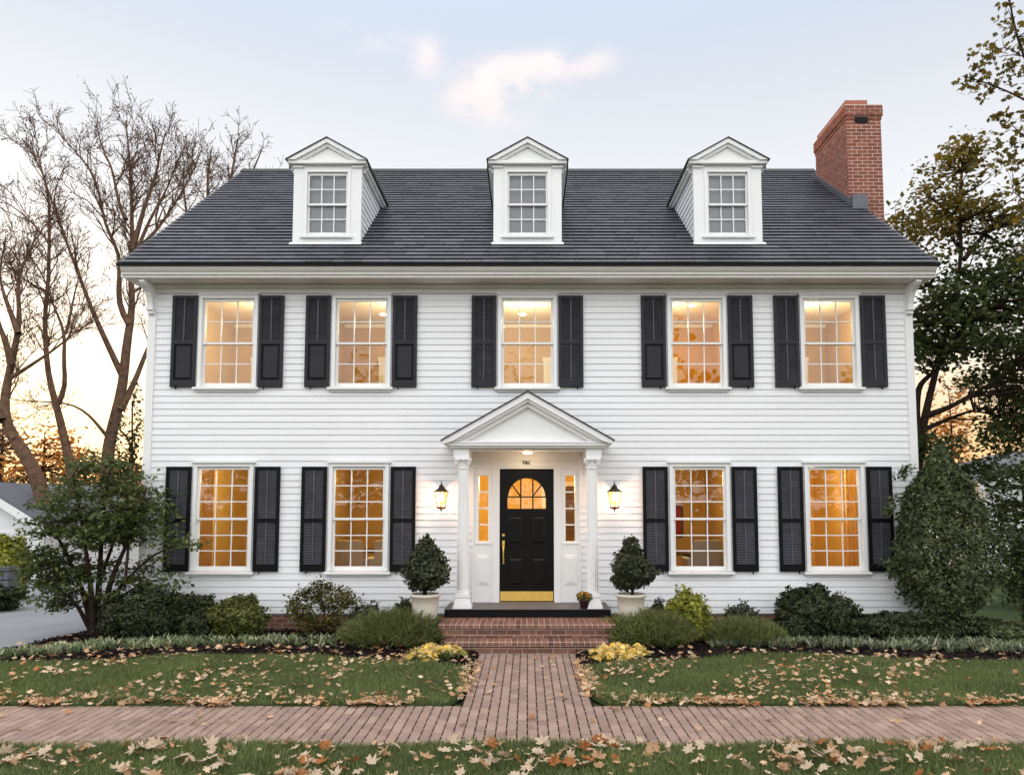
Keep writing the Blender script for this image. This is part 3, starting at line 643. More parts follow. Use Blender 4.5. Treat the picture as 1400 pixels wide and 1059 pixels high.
# ------------------------------------------------------------------ dormers
def dormer(cx):
    yf = .20; fw = .585; hb = 4.44; he = 5.835; hp = 6.265; zb, ze, zp = H+hb, H+he, H+hp
    roofz = lambda y: EZ+(y-EY)*slope
    yat = lambda z: EY+(z-EZ)/slope
    m = MB()
    # front: pilasters, header, sill board
    ox, oz0, oz1 = .352, zb+.15, ze-.13
    m.box(cx-fw, cx-ox, yf, yf+.10, zb, ze); m.box(cx+ox, cx+fw, yf, yf+.10, zb, ze)
    m.box(cx-ox, cx+ox, yf+.004, yf+.10, oz1, ze); m.box(cx-ox, cx+ox, yf+.004, yf+.10, zb, oz0)
    m.box(cx-.40, cx-.345, yf-.022, yf-.001, oz0-.0, oz1+.05); m.box(cx+.345, cx+.40, yf-.022, yf-.001, oz0, oz1+.05); m.box(cx-.345, cx+.345, yf-.022, yf-.001, oz1, oz1+.05)
    m.box(cx-.45, cx+.45, yf-.05, yf-.001, oz0-.045, oz0-.002)
    m.box(cx-fw-.02, cx-.42, yf-.03, yf-.001, ze-.055, ze-.02); m.box(cx+.42, cx+fw+.02, yf-.03, yf-.001, ze-.055, ze-.02)
    m.box(cx-fw-.012, cx+fw+.012, yf-.018, yf+.1, zb-.06, zb-.001)
    d = m.build("dormer", W_TRIM, house, bevel=.004)
    sash_pair(d, cx-ox+.003, cx+ox-.003, oz0+.003, oz1-.003, 2, y=yf+.02, fw=.035, mw=.018)
    m = MB(); m.poly([(cx-ox,yf+.12,oz0-.05),(cx+ox,yf+.12,oz0-.05),(cx+ox,yf+.12,oz1+.05),(cx-ox,yf+.12,oz1+.05)]); m.build("window_shade", mat("sky_tinted_grey_shade", (.50,.54,.60), .9), d)  # shade tinted blue to paint in the sky mirrored by the panes
    # cheeks with clapboards
    for s in (-1, 1):
        m = MB(); z = zb-.05; xw = cx+s*(fw-.015)
        while z < ze-.02:
            zt = min(z+.115, ze); ya, yb = yf+.10, max(yat(z)-.02, yf+.11); yc = max(yat(zt)-.02, yf+.11)
            m.add([(xw+s*.018,ya,z),(xw+s*.018,yb,z),(xw+s*.004,yc,zt),(xw+s*.004,ya,zt),(xw,ya,z),(xw,yb,z)], [(0,1,2,3),(0,4,5,1)]); z += .115
        m.add([(xw-s*.002,yf+.05,zb-.1),(xw-s*.002,yf+.05,ze),(xw-s*.002,yat(ze),ze)], [(0,1,2)])
        m.build("dormer_siding", W_SIDE, d)
    # cornice: horizontal + side eaves + raking
    ov = .09; m = MB()
    m.box(cx-fw-ov, cx+fw+ov, yf-.085, yf+.10, ze, ze+.05)
    for s in (-1, 1):
        a, b = sorted((cx+s*(fw-.01), cx+s*(fw+ov))); m.box(a, b, yf+.101, yat(ze)+.1, ze-.045, ze+.048)
        a, b = sorted((cx+s*(fw-.0), cx+s*(fw+ov*.55))); m.box(a, b, yf+.101, yat(ze-.05), ze-.09, ze-.046)
    sl2 = (zp-ze-.05)/(fw+ov)
    for s in (-1, 1):
        for t0, t1, yy in ((.0,.075,-.12),(.075,.13,-.075)):
            f = lambda k, t: (cx+s*(fw+ov)*k, zp-(zp-ze-.05)*k-t)
            k0 = 1-t0/(zp-ze-.05)*1.; k1 = max(1-t1/(zp-ze-.05), .05)
            m.prism([f(0,t0), f(k0,t0), f(k1,t1), f(0,t1)], lambda p, q, t: (p, t, q), yf+yy, yf+.1)
    m.build("dormer_cornice", W_TRIM, d)
    m = MB(); m.add([(cx-fw-.02,yf-.03,ze+.051),(cx+fw+.02,yf-.03,ze+.051),(cx,yf-.03,zp-.08)], [(0,1,2)]); m.build("dormer_pediment", W_TRIM, d)
    m = MB(); ye = yat(ze+.05)+.15; yp = yat(zp)+.2
    for s in (-1, 1):
        xo = cx+s*(fw+ov+.025); zo = ze+.05-.025*sl2
        m.hexa([(cx,yf-.14,zp+.002),(xo,yf-.14,zo+.002),(xo,ye,zo+.002),(cx,yp,zp+.002)], [(cx,yf-.14,zp+.018),(xo+s*.004,yf-.14,zo+.018),(xo+s*.004,ye,zo+.018),(cx,yp,zp+.018)])
        m.box(*sorted((xo-s*.06, xo+s*.008)), yf+.10, ye-.05, zo-.035, zo+.001)
    m.build("dormer_roof", SLATEB, d)
    m = MB(); m.hexa([rf(cx-fw-.10,0,0)]*0 or [(cx-fw-.03,yf-.10,roofz(yf-.10)+.034),(cx+fw+.03,yf-.10,roofz(yf-.10)+.034),(cx+fw+.03,yf-.031,roofz(yf-.031)+.034),(cx-fw-.03,yf-.031,roofz(yf-.031)+.034)],
        [(cx-fw-.03,yf-.10,roofz(yf-.10)+.044),(cx+fw+.03,yf-.10,roofz(yf-.10)+.044),(cx+fw+.03,yf-.031,roofz(yf-.031)+.044),(cx-fw-.03,yf-.031,roofz(yf-.031)+.044)]); m.build("dormer_flashing", W_TRIM, d)
for px in (446.5, 721.3, 996): dormer((px-721)*13.02/FPX)

# ------------------------------------------------------------------ chimney
cx0, cx1, cy0, cy1 = 6.37, 7.06, 2.15, 3.75; ctop = H+7.97
m = MB(); kw = dict(bl=.19, bh=.058, j=.015, out=.003)
def four(mb, x0, x1, y0, y1, z0, z1, **k):
    brick_face(mb, x0, x1, z0, z1, lambda u, o, z: (u, y0-o, z), **k)
    brick_face(mb, y0+.0, y1, z0, z1, lambda u, o, z: (x0-o, u, z), **k)
    brick_face(mb, y0+.0, y1, z0, z1, lambda u, o, z: (x1+o, u, z), **k)
    brick_face(mb, x0, x1, z0, z1, lambda u, o, z: (u, y1+o, z), **k)
four(m, cx0, cx1, cy0, cy1, H+2.6, ctop-.30, **kw)
ch = m.build("chimney", BRICKC, house)
m = MB(); m.box(cx0+.001, cx1-.001, cy0+.001, cy1-.001, -.1, ctop-.305); m.box(cx0-.028, cx1+.028, cy0-.028, cy1+.028, ctop-.224, ctop+.001); m.box(cx0-.008, cx1+.008, cy0-.008, cy1+.008, ctop-.303, ctop-.225); m.build("chimney_mortar", MORTAR, ch)
m = MB(); four(m, cx0-.012, cx1+.012, cy0-.012, cy1+.012, ctop-.30, ctop-.228, **kw); four(m, cx0-.032, cx1+.032, cy0-.032, cy1+.032, ctop-.224, ctop+.0, **kw); m.build("chimney_cap", BRICKC, ch)
m = MB(); m.box(cx0+.02, cx1-.23, cy0+.05, cy1-.05, ctop+.002, ctop+.13); m.build("flue", mat("terracotta_flue", (.36,.13,.085), .8, noise=(5,.12)), ch)
m = MB(); m.box(cx0+.17, cx0+.43, cy0-.02, cy0-.0125, ctop-.37, ctop-.25); m.build("chimney_vent", mat("vent_dark", (.004,.004,.004), .9), ch)
zf = EZ+(cy0-EY)*slope; m = MB(); m.box(cx0-.02, RX1+.06, cy0-.22, cy0-.012, zf-.18, zf+.13)
m.hexa([(cx0-.035,cy0-.05,zf-.02),(cx0-.009,cy0-.05,zf-.02),(cx0-.009,cy1,zf+slope*(cy1-cy0)),(cx0-.035,cy1,zf+slope*(cy1-cy0))],[(cx0-.035,cy0-.05,zf+.13),(cx0-.009,cy0-.05,zf+.13),(cx0-.009,cy1,zf+.13+slope*(cy1-cy0)),(cx0-.035,cy1,zf+.13+slope*(cy1-cy0))])
m.build("flashing", LEAD, ch, bevel=.004)

# ------------------------------------------------------------------ wall lanterns
LGLOW = emit("lantern_bulb", (1,.72,.36), 9)
def lantern(cx, label):
    y = -.19; zt, zb = H+.39, H-.115; t = thing("wall_lantern", label, "lantern", (cx, -.02, zb), "wall lanterns beside the entrance")
    m = MB(); m.lathe([(.005,.0),(.009,-.04),(.012,-.055),(.03,-.075),(.062,-.125),(.108,-.155),(.140,-.168),(.140,-.18),(.115,-.183)], (cx,y,zt), 6); m.build("lantern_roof", BRONZE, t)
    m = MB()
    for i in range(6):
        a = 2*math.pi*(i+.5)/6; c, s_ = math.cos(a), math.sin(a); m.tube([(cx+.122*c,y+.122*s_,zt-.183),(cx+.076*c,y+.076*s_,zb+.085)], [.0055,.0055], 5)
    m.lathe([(.08,.085),(.084,.08),(.082,.062),(.05,.05),(.02,.04),(.012,.025),(.006,.0)], (cx,y,zb), 12); m.build("lantern_cage", BRONZE, t)
    m = MB(); m.lathe([(.119,zt-.183),(.074,zb+.086)], (cx,y,0), 6, cap=False); m.build("lantern_pane", GLASSL, t)
    m = MB(); m.lathe([(.012,-.15),(.028,-.13),(.04,-.09),(.04,-.05),(.026,-.012),(.008,.0)], (cx,y,zt-.19), 14); m.build("bulb", LGLOW, t, True)
    m = MB(); m.box(cx-.05, cx+.05, -.035, -.02, H+.02, H+.26); m.tube([(cx,-.03,H+.21),(cx,-.09,H+.235),(cx,y+.03,H+.205)], [.011,.011,.011], 8); m.build("wall_bracket", BRONZE, t)
    l = bpy.data.lights.new("lantern_lamp", 'POINT'); l.energy = 66.; l.color = (1,.56,.34); l.shadow_soft_size = .05
    lo = bpy.data.objects.new("lantern_lamp", l); COL.objects.link(lo); lo.parent = t; lo.location = (0, y+.02, (zt-.19-.20)-zb+.1)
lantern((603.5-721)/84.6, "lit bronze wall lantern on the handle side of the front door")
lantern((840-721)/84.6, "lit bronze wall lantern on the side of the small porch flower pot")

# ------------------------------------------------------------------ steps
st_ = thing("brick_steps", "red brick front steps with rowlock nosings below the black porch deck", "steps", (0, -1.3, 0))
z1t, z2t = H-1.69, H-1.885
def step(x0, x1, yf, yb, zt, z0, depthrows):
    t = MB(); n = int((x1-x0)/.083); wd = (x1-x0)/n
    for i in range(n):
        ys_ = np.linspace(yf, yb, depthrows+1)
        for k in range(depthrows):
            j = random.uniform(-.0015,.0015); a, b = x0+i*wd+.005, x0+(i+1)*wd-.005
            if k == 0:
                pr = [(ys_[0]+.012,zt-.062),(ys_[0],zt-.05),(ys_[0]+.0,zt-.018),(ys_[0]+.018,zt+j),(ys_[1]-.003,zt+j),(ys_[1]-.003,zt-.062)]
                t.prism(pr, lambda p, q, u: (u, p, q), a, b)
            else: t.box(a, b, ys_[k]+.003, ys_[k+1]-.003, zt-.062, zt+j)
    o = t.build("step_tread", BRICK, st_)
    m = MB(); brick_face(m, x0+.03, x1-.03, z0, zt-.064, lambda u, o_, z: (u, yf+.06-o_, z), .2, .058, .011, .006)
    for xx, sg in ((x0+.03, -1), (x1-.03, 1)): brick_face(m, yf+.065, 0, z0, zt-.064, lambda u, o_, z: (xx+sg*o_, u, z), .2, .058, .011, .006)
    m.build("step_riser", BRICK, st_)
    m = MB(); m.box(x0+.031, x1-.031, yf+.061, -.01, z0-.05, zt-.063); m.box(x0+.006, x1-.006, yf+.008, yb-.004, zt-.0625, zt-.006); m.build("step_mortar", MORTAR, st_)
step(-1.27, 1.26, -1.53, -.80, z1t, .0, 2)
step(-1.15, 1.13, -1.80, -1.50, z2t, .0, 1)

# ------------------------------------------------------------------ ground, paving, beds
def sheet(name, pts, z, m, depth=.04):
    mb = MB(); mb.prism([(p[0], p[1]) for p in pts], lambda p, q, t: (p, q, t), z-depth, z); o = mb.build(name, m); return tag(o, kind='structure')
g = MB(); g.poly([(-600,-600,-.05),(600,-600,-.05),(600,900,-.05),(-600,900,-.05)]); tag(g.build("ground", EARTH), kind='structure')
SW0, SW1 = -5.83, -4.52; PX = .667
# paving: every brick a small slab
def paving(name, x0, x1, y0, y1):
    mb = MB(); bw, bl = .096, .205; n = round((x1-x0)/bw); bw = (x1-x0)/n
    for i in range(n):
        y = y0-bl*((i*.5) % 1)-random.uniform(0,.006)
        while y < y1:
            a, b = max(y, y0), min(y+bl, y1)
            if b-a > .03:
                j = random.uniform(-.003,.002); tx, ty = random.uniform(-.002,.002), random.uniform(-.002,.002)
                X_, Y_ = x0+i*bw+.0056, x0+(i+1)*bw-.0056; c = .006
                zt = [j-tx-ty, j+tx-ty, j+tx+ty, j-tx+ty]
                A, B = a+.0025, b-.0025
                mb.add([(X_,A,-.02),(Y_,A,-.02),(Y_,B,-.02),(X_,B,-.02),(X_,A,zt[0]-c),(Y_,A,zt[1]-c),(Y_,B,zt[2]-c),(X_,B,zt[3]-c),(X_+c,A+c,zt[0]),(Y_-c,A+c,zt[1]),(Y_-c,B-c,zt[2]),(X_+c,B-c,zt[3])],
                    [(0,1,5,4),(1,2,6,5),(2,3,7,6),(3,0,4,7),(4,5,9,8),(5,6,10,9),(6,7,11,10),(7,4,8,11),(8,9,10,11)])
            if y0+.02 < y < y1-.02 and i: mb.add([(x0+i*bw-.0070,y-.018,-.005),(x0+i*bw+.0070,y-.018,-.005),(x0+i*bw+.0070,y+.018,-.005),(x0+i*bw-.0070,y+.018,-.005)], [(0,1,2,3)])
            y += bl
    o = mb.build(name, PAVE); tag(o, kind='structure')
paving("sidewalk", -9.5, 9.5, SW0, SW1); paving("path", -PX, PX, SW1+.003, -1.77)
sheet("sidewalk_bed", [(-30,SW0-.05),(30,SW0-.05),(30,SW1),(-30,SW1)], -.014, MORTD); sheet("path_bed", [(-PX-.02,SW1+.001),(PX+.02,SW1+.001),(PX+.02,-1.7),(-PX-.02,-1.7)], -.013, MORTD)
# lawns and beds traced on the ground
LT = [(-420,905),(-150,912),(0,910),(100,905),(200,901),(350,896),(440,897),(475,902),(560,907),(642,914)]
RT = [(797,914),(850,908),(925,905),(985,898),(1100,897),(1250,902),(1400,907),(1600,912),(1900,905)]
LTw = [tuple(G(px, py)[:2]) for px, py in LT]; RTw = [tuple(G(px, py)[:2]) for px, py in RT]
lawnL = [(LTw[0][0],SW1+.01)]+LTw+[(-PX-.03, LTw[-1][1]-.25), (-PX-.03, SW1+.35), (-PX-.18, SW1+.01)]
lawnR = [(PX+.18,SW1+.01), (PX+.03, SW1+.35), (PX+.03, RTw[0][1]-.25)]+RTw+[(RTw[-1][0],SW1+.01)]
strip = [(-12,-9.2),(12,-9.2),(12,SW0-.02),(-12,SW0-.02)]
def dedge(poly): return poly
sheet("lawn", lawnL, .015, LAWN); sheet("lawn", lawnR, .015, LAWN); sheet("lawn", strip, .01, LAWN)
bedL = LTw[::-1]+[(LTw[0][0], .0), (-7.1,.0), (-7.0,.3), (X0-.1,.6), (X0-.1,.03), (-1.3,.03), (-1.3,-1.5), (-1.17,-1.78), (-PX-.012,-1.78), (-PX-.012,LTw[-1][1]-.2)]
# keep the bed off the driveway
bedL = [q for q in LTw[::-1] if q[0] > -7.4]+[(-7.45,-2.05),(-7.3,-1.2),(-7.1,.1),(-7.0,.6),(X0-.1,.6),(X0-.1,.03),(-1.3,.03),(-1.3,-1.5),(-1.17,-1.78),(-PX-.012,-1.78),(-PX-.012,LTw[-1][1]-.2)]
bedR = [(PX+.012,RTw[0][1]-.2)]+[q for q in RTw if q[0] < 12]+[(12,-.8),(8.2,.5),(X1+.1,.6),(X1+.1,.03),(1.3,.03),(1.3,-1.5),(1.15,-1.78),(PX+.012,-1.78)]
sheet("mulch_bed", bedL, .025, MULCH); sheet("mulch_bed", bedR, .025, MULCH)
sheet("driveway", [(-15,-4.3),(-7.55,-4.3),(-7.35,-1.6),(-7.1,0),(-6.9,12),(-13,12),(-14.5,2)], -.012, DRIVE)
sheet("road", [(-80,-19),(80,-19),(80,-9.6),(-80,-9.6)], -.03, ROADM); sheet("kerb", [(-80,-9.55),(80,-9.55),(80,-9.25),(-80,-9.25)], .03, KERBM, .09)
def chips(poly, n):
    q = sample(poly, n); pos = np.c_[q, rng.uniform(.024,.05,len(q))]
    return scatter([(-.5,-.15,0),(.5,-.2,.05),(.5,.15,0),(-.5,.2,.05)], [(0,1,2,3)], pos, np.array([0,0,1.])+rng.normal(0,.5,(len(q),3)), rng.uniform(.025,.07,len(q)))
V1, F1 = chips(bedL, 16000); V2, F2 = chips(bedR, 16000)
tag(link("mulch_chips", mesh("mulch_chips", np.r_[V1,V2], [np.r_[F1,F2+len(V1)]]), CHIPS), "dark brown bark mulch covering the planting beds along the house", "mulch", kind='stuff')
# grass blades
GRASS = foliage("grass_blade", [(.105,.145,.046),(.18,.225,.076),(.14,.185,.06),(.25,.265,.12)], .35, (1.2,.25))
BLADE = ([(0,-.075,0),(0,.075,0),(.55,.045,.08),(.55,-.045,.08),(1,0,.3)], None)
def blades(poly, n, h0, h1, z=.0, thin=None):
    q = sample(poly, n); N_ = len(q); pos = np.c_[q, np.full(N_, z)]
    lean = rng.normal(0, .38, (N_,3)); lean[:,2] = 1; nr = np.cross(lean, rng.normal(size=(N_,3)))
    sz = rng.uniform(h0, h1, N_)*(1+.3*np.sin(q[:,0]*2.3+1.7*np.sin(q[:,1]*3)))
    return pos, nr, sz, lean
parts = [blades([p for p in lawnL if True], 95000, .035, .075, .01), blades(lawnR, 95000, .035, .075, .01), blades([(-5.6,-7.6),(5.6,-7.6),(5.6,SW0+.03),(-5.6,SW0+.03)], 115000, .035, .075, .005)]
def near_only(pt):
    pos, nr, sz, ln = pt; k = np.abs(pos[:,0]) < 9.5; return pos[k], nr[k], sz[k], ln[k]
parts = [near_only(p) for p in parts]
pos = np.concatenate([p[0] for p in parts]); nr = np.concatenate([p[1] for p in parts]); sz = np.concatenate([p[2] for p in parts]); ln = np.concatenate([p[3] for p in parts])
V, F = scatter(BLADE[0], [(0,1,2,3)], pos, nr, sz, ln); V_, F_ = V, np.concatenate([F])
T3 = (np.arange(len(pos))[:,None]*5+np.array([3,2,4])[None])
tag(link("grass", mesh("grass", V, [F, T3]), GRASS), "short green grass of the front lawns and the strip by the kerb", "grass", kind='stuff')

# ------------------------------------------------------------------ fallen leaves
def leafmat(n, cols): return foliage(n, cols, .2, (30,.2), .7, .2)
LPALE = leafmat("pale_dry_leaf", [(.68,.50,.34),(.74,.58,.42),(.60,.42,.26)]); LTAN = leafmat("tan_dry_leaf", [(.50,.29,.14),(.58,.36,.20),(.44,.24,.11)]); LRUST = leafmat("rust_dry_leaf", [(.36,.12,.035),(.44,.17,.05),(.30,.09,.03)])
def star_mesh(seed, curl):
    r_ = random.Random(seed); pts, fs = STAR; out_ = []
    for x, y, z in pts: out_.append((x*(1+r_.uniform(-.15,.15)), y*(1+r_.uniform(-.15,.15)), curl*(x*x*1.2+y*y*.5)+r_.uniform(-.05,.05)-.25*curl*x))
    n = len(out_); out_ += [(-.1,-.012,0),(-.1,.012,0),(-.55,.0,.05)]
    me = bpy.data.meshes.new("fallen_leaf"); me.from_pydata(out_, [], fs+[(n,n+1,n+2)]); me.update(); return me
KINDS_ = [("pale tan", LPALE, .64), ("warm tan", LTAN, .24), ("rust orange", LRUST, .12)]
protos = {}
for kn, mm, _ in KINDS_:
    protos[kn] = []
    for k, cu in enumerate((.5,-.6,.9,1.3)):
        me = star_mesh(hash(kn) % 1000*0+len(protos)*10+k, cu); me.materials.append(mm); protos[kn].append(me)
zones = [("on the grass strip before the sidewalk, out past its end nearest the driveway tree", -9, -2.2), ("on the grass strip before the sidewalk, opposite the brick path", -2.2, 2.2), ("on the grass strip before the sidewalk, out toward the cone shaped evergreen", 2.2, 9)]
zlab = ["on the kerbside grass, driveway side of the path", "on the kerbside grass straight before the path", "on the kerbside grass, chimney side of the path"]
cl = [(random.uniform(-4.6,4.6), random.uniform(-6.75,-5.95)) for _ in range(34)]
k = 0
while k < 298:
    if random.random() < .62: c = random.choice(cl); x, y = random.gauss(c[0], .13), random.gauss(c[1], .08)
    else: x, y = random.uniform(-4.9, 4.9), random.uniform(-6.8, -5.88)
    if not (-6.85 < y < SW0-.02): continue
    kn = random.choices([q[0] for q in KINDS_], [q[2] for q in KINDS_])[0]
    o = bpy.data.objects.new("fallen_leaf", random.choice(protos[kn])); COL.objects.link(o)
    sc = random.uniform(.075, .16); o.scale = (sc,)*3; o.location = (x, y, random.uniform(.06,.085)); o.rotation_euler = (random.gauss(0,.45), random.gauss(0,.45), random.uniform(0,6.28))
    z_ = 0 if x < -1.6 else (1 if x < 1.6 else 2)
    tag(o, f"{kn} fallen maple leaf {zlab[z_]}", "leaf", f"{kn} fallen leaves {zlab[z_]}", 'thing'); k += 1
# the many on the lawns and the paving: one litter
def litter(n, poly, dens, zz, s0, s1, flat=.35):
    q = sample(poly, n*4); keep = rng.random(len(q)) < dens(q[:,0], q[:,1]); q = q[keep][:n]
    return np.c_[q, np.full(len(q), zz)+rng.uniform(0,.02,len(q))], rng.uniform(s0, s1, len(q))
def cnoise(x, y): return .5+.25*np.sin(1.9*x+2.1*np.sin(1.3*y+.5))+.25*np.sin(3.7*x-2.6*y+1.)
dL = lambda x, y: np.clip(cnoise(x, y)**1.6*.9+np.where(y < SW1+.3, .5, 0), 0, 1)
edge = lambda x0, x1: [(x0,SW1-.07),(x1,SW1-.07),(x1,SW1+.12),(x0,SW1+.12)]
pieces = [litter(330, [(-5,-6.8),(5,-6.8),(5,SW0),(-5,SW0)], lambda x, y: cnoise(x*2, y*3), .05, .03, .075), litter(900, [q for q in lawnL if q[0] > -9]+[(-9,SW1+.01)] if False else lawnL, dL, .06, .045, .10), litter(1050, lawnR, dL, .06, .045, .10),
  litter(400, edge(-7.5,-.85), lambda x, y: cnoise(2*x, y)**2, .03, .06, .13), litter(400, edge(.85,7.5), lambda x, y: cnoise(2*x+3, y)**2, .03, .06, .13),
  litter(40, [(-5.5,SW0),(5.5,SW0),(5.5,SW1),(-5.5,SW1)], lambda x, y: np.full(len(x), .5), .008, .05, .10), litter(22, [(-.65,SW1),(.65,SW1),(.65,-1.9),(-.65,-1.9)], lambda x, y: np.full(len(x), .5), .008, .05, .10),
  litter(90, [(-.78,SW1+.2),(-.62,SW1+.2),(-.62,-2.3),(-.78,-2.3)], lambda x, y: np.full(len(x), .5), .02, .06, .12), litter(110, [(.60,SW1+.2),(.80,SW1+.2),(.80,-2.3),(.60,-2.3)], lambda x, y: np.full(len(x), .5), .02, .06, .12),
  litter(330, bedL, lambda x, y: np.where(y < -1.0, .7, .12), .05, .05, .11), litter(330, bedR, lambda x, y: np.where(y < -1.0, .7, .12), .05, .05, .11)]
pos = np.concatenate([p[0] for p in pieces]); sz = np.concatenate([p[1] for p in pieces]); pk_ = np.random.default_rng(3).random(len(pos))
Vs, Fs, b = [], [], 0
LMIX = leafmat("mixed_dry_leaf", [(.66,.47,.31),(.72,.55,.37),(.56,.34,.17),(.62,.42,.25),(.42,.16,.05),(.70,.51,.34),(.6,.42,.27),(.5,.27,.11)])
for k, cu in enumerate((.5,-.7,1.,1.5)):
    s = (pk_ >= k/4) & (pk_ < (k+1)/4); me = star_mesh(50+k, cu); tv = [tuple(v.co) for v in me.vertices]; tf = [tuple(p.vertices) for p in me.polygons]; bpy.data.meshes.remove(me)
    V, F = scatter(tv, tf, pos[s], np.array([0,0,1.])+rng.normal(0,.33,(s.sum(),3)), sz[s]); Vs.append(V); Fs.append(F+b); b += len(V)
tag(link("fallen_leaves", mesh("fallen_leaves", np.concatenate(Vs), [np.concatenate(Fs)]), LMIX), "dry peach and rust maple leaves littering the lawns and paving in front of the house", "leaf litter", kind='stuff')

# ------------------------------------------------------------------ plants
F_YEW = foliage("dark_yew_leaf", [(.009,.016,.006),(.027,.038,.014),(.07,.082,.03),(.016,.024,.009)], .2)
F_BOX = foliage("boxwood_leaf", [(.014,.022,.009),(.045,.058,.023),(.09,.10,.04),(.024,.034,.014)], .2)
F_TOP = foliage("topiary_leaf", [(.015,.021,.010),(.042,.05,.022),(.09,.098,.048),(.026,.033,.016)], .2)
F_GOLD = foliage("yellow_green_leaf", [(.19,.21,.03),(.34,.34,.045),(.14,.16,.025),(.44,.40,.06)], .3)
F_AZ = foliage("azalea_leaf", [(.03,.05,.013),(.085,.105,.024),(.20,.20,.035),(.04,.06,.016)], .3)
F_OPEN = foliage("open_shrub_leaf", [(.06,.065,.016),(.13,.115,.026),(.045,.06,.016),(.17,.13,.03)], .3)
F_JUN = foliage("juniper_needle", [(.045,.075,.026),(.13,.16,.05),(.26,.27,.085),(.07,.10,.04)], .2)
F_HOLLY = foliage("holly_leaf", [(.022,.036,.013),(.065,.09,.032),(.14,.165,.065),(.038,.055,.021)], .25)
F_MAP = foliage("green_maple_leaf", [(.038,.062,.02),(.095,.13,.038),(.15,.17,.05),(.055,.085,.026)], .35)
F_RT = foliage("dark_maple_leaf", [(.03,.05,.016),(.068,.095,.03),(.115,.14,.045),(.042,.065,.022)], .35)
F_RTO = foliage("bronzing_maple_leaf", [(.13,.11,.02),(.20,.15,.025),(.10,.10,.024),(.24,.13,.018),(.16,.14,.03)], .4)
F_ORNG = foliage("orange_autumn_leaf", [(.50,.18,.03),(.60,.26,.05),(.38,.14,.03)], .5)
F_BRN = foliage("russet_autumn_leaf", [(.20,.11,.06),(.28,.15,.07),(.16,.10,.06)], .4)
F_FAR = foliage("far_green_leaf", [(.04,.055,.022),(.06,.07,.028),(.075,.075,.03)], .3)

def lobes(n, seed):
    r_ = np.random.default_rng(seed); d = unit(r_.normal(size=(n,3))); return d, r_.uniform(.5, 1., n)
def blob(c, rad, n, size, seed, inner=.5, bump=.36, zcut=None, cone=0., flat=.0, tmpl=LEAF, up=.35):
    """leaf cloud on an uneven ellipsoid (cone > 0 narrows the top)"""
    r_ = np.random.default_rng(seed); d = unit(r_.normal(size=(n,3))); ld, lw = lobes(26, seed+1)
    k = np.max(np.clip((d@ld.T-.80)/.2, 0, 1)*lw[None], axis=1); rr_ = 1-bump+bump*1.35*k
    u = rr_*np.where(r_.random(n) < .72, r_.uniform(.84, 1.04, n), r_.uniform(inner, .9, n))
    sh = unit(r_.normal(size=(46,3))+np.array([0,-.1,.45])); ns_ = int(n*.11); ix = r_.integers(0, 46, ns_); d[:ns_] = unit(sh[ix]+r_.normal(0,.045,(ns_,3))); ks_ = np.max(np.clip((d[:ns_]@ld.T-.80)/.2, 0, 1)*lw[None], axis=1); u[:ns_] = (1-bump+bump*1.35*ks_)*(1.0+r_.random(ns_)*r_.uniform(.1,.34,46)[ix])
    p = d*u[:,None]
    if cone: s = 1-cone*np.clip((p[:,2]+1)/2, 0, 1.02)**1.1; p[:,0] *= s*1.25; p[:,1] *= s*1.25
    pos = np.asarray(c)+p*np.asarray(rad)
    nr = d*.8+np.array([0,0,up])+r_.normal(0,.55,(n,3))
    sz = size*r_.uniform(.6, 1.25, n)
    if zcut is not None: kq = pos[:,2] > zcut; pos, nr, sz = pos[kq], nr[kq], sz[kq]
    return scatter(*tmpl, pos, nr, sz)
def join(parts):
    Vs, Fs, b = [], [], 0
    for V, F in parts: Vs.append(V); Fs.append(F+b); b += len(V)
    return np.concatenate(Vs), np.concatenate(Fs)
def leafobj(name, parts, m, parent): V, F = join(parts); return link(name, mesh(name, V, [F]), m, parent)
def stems(c, rad, n, m, parent, r0=.012, name="stem"):
    t = Tubes()
    for i in range(n):
        a = random.uniform(0, 6.28); k = random.uniform(.3, .85)
        e = (c[0]+rad[0]*k*math.cos(a), c[1]+rad[1]*k*math.sin(a), c[2]+rad[2]*random.uniform(-.1,.8))
        b = (c[0]+random.gauss(0,.03), c[1]+random.gauss(0,.03), .0)
        mid = ((b[0]*.6+e[0]*.4)+random.gauss(0,.03), b[1]*.6+e[1]*.4, b[2]*.5+e[2]*.5)
        t.add([b, mid, e], [r0, r0*.75, r0*.35], 6)
    return t.build(name, m, parent)
SEED = [100]
def shrub(name, label, cat, pxl, pxr, pyt, Y, m, n, size, zb=.0, depth=None, tops=None, bump=.38, tmpl=LEAF, group=None, extra=(), stem_n=7, cone=0.):
    SEED[0] += 7; c = P((pxl+pxr)/2, pyt, Y); a = P(pxl, pyt, Y); hw_ = c[0]-a[0]; zt = c[2]; h = (zt-zb)/2
    t = thing(name, label, cat, (c[0], Y, 0), group)
    rad = (hw_*1.02, depth or hw_*.9, h*1.03); cc = (c[0], Y, zb+h)
    parts_ = [blob(cc, rad, n, size, SEED[0], bump=bump, zcut=.0, cone=cone, tmpl=tmpl)]
    for k, (dx, dy, dz, s) in enumerate(extra):
        parts_.append(blob((cc[0]+dx*rad[0], Y+dy*rad[1], cc[2]+dz*rad[2]), tuple(q*s for q in rad), int(n*s*s), size, SEED[0]+k+2, bump=bump, zcut=.0, tmpl=tmpl))
    leafobj("foliage", parts_, m, t)
    if stem_n: stems((cc[0],Y,zb+h*.6), rad, stem_n, BARKD, t)
    return t
shrub("yew_shrub", "dark green yew shrub behind the multi-stemmed maple, at the driveway end of the bed", "shrub", 150, 255, 806, -.75, F_YEW, 9000, .055, extra=((.4,0,-.1,.7),(-.5,.1,-.25,.7)))
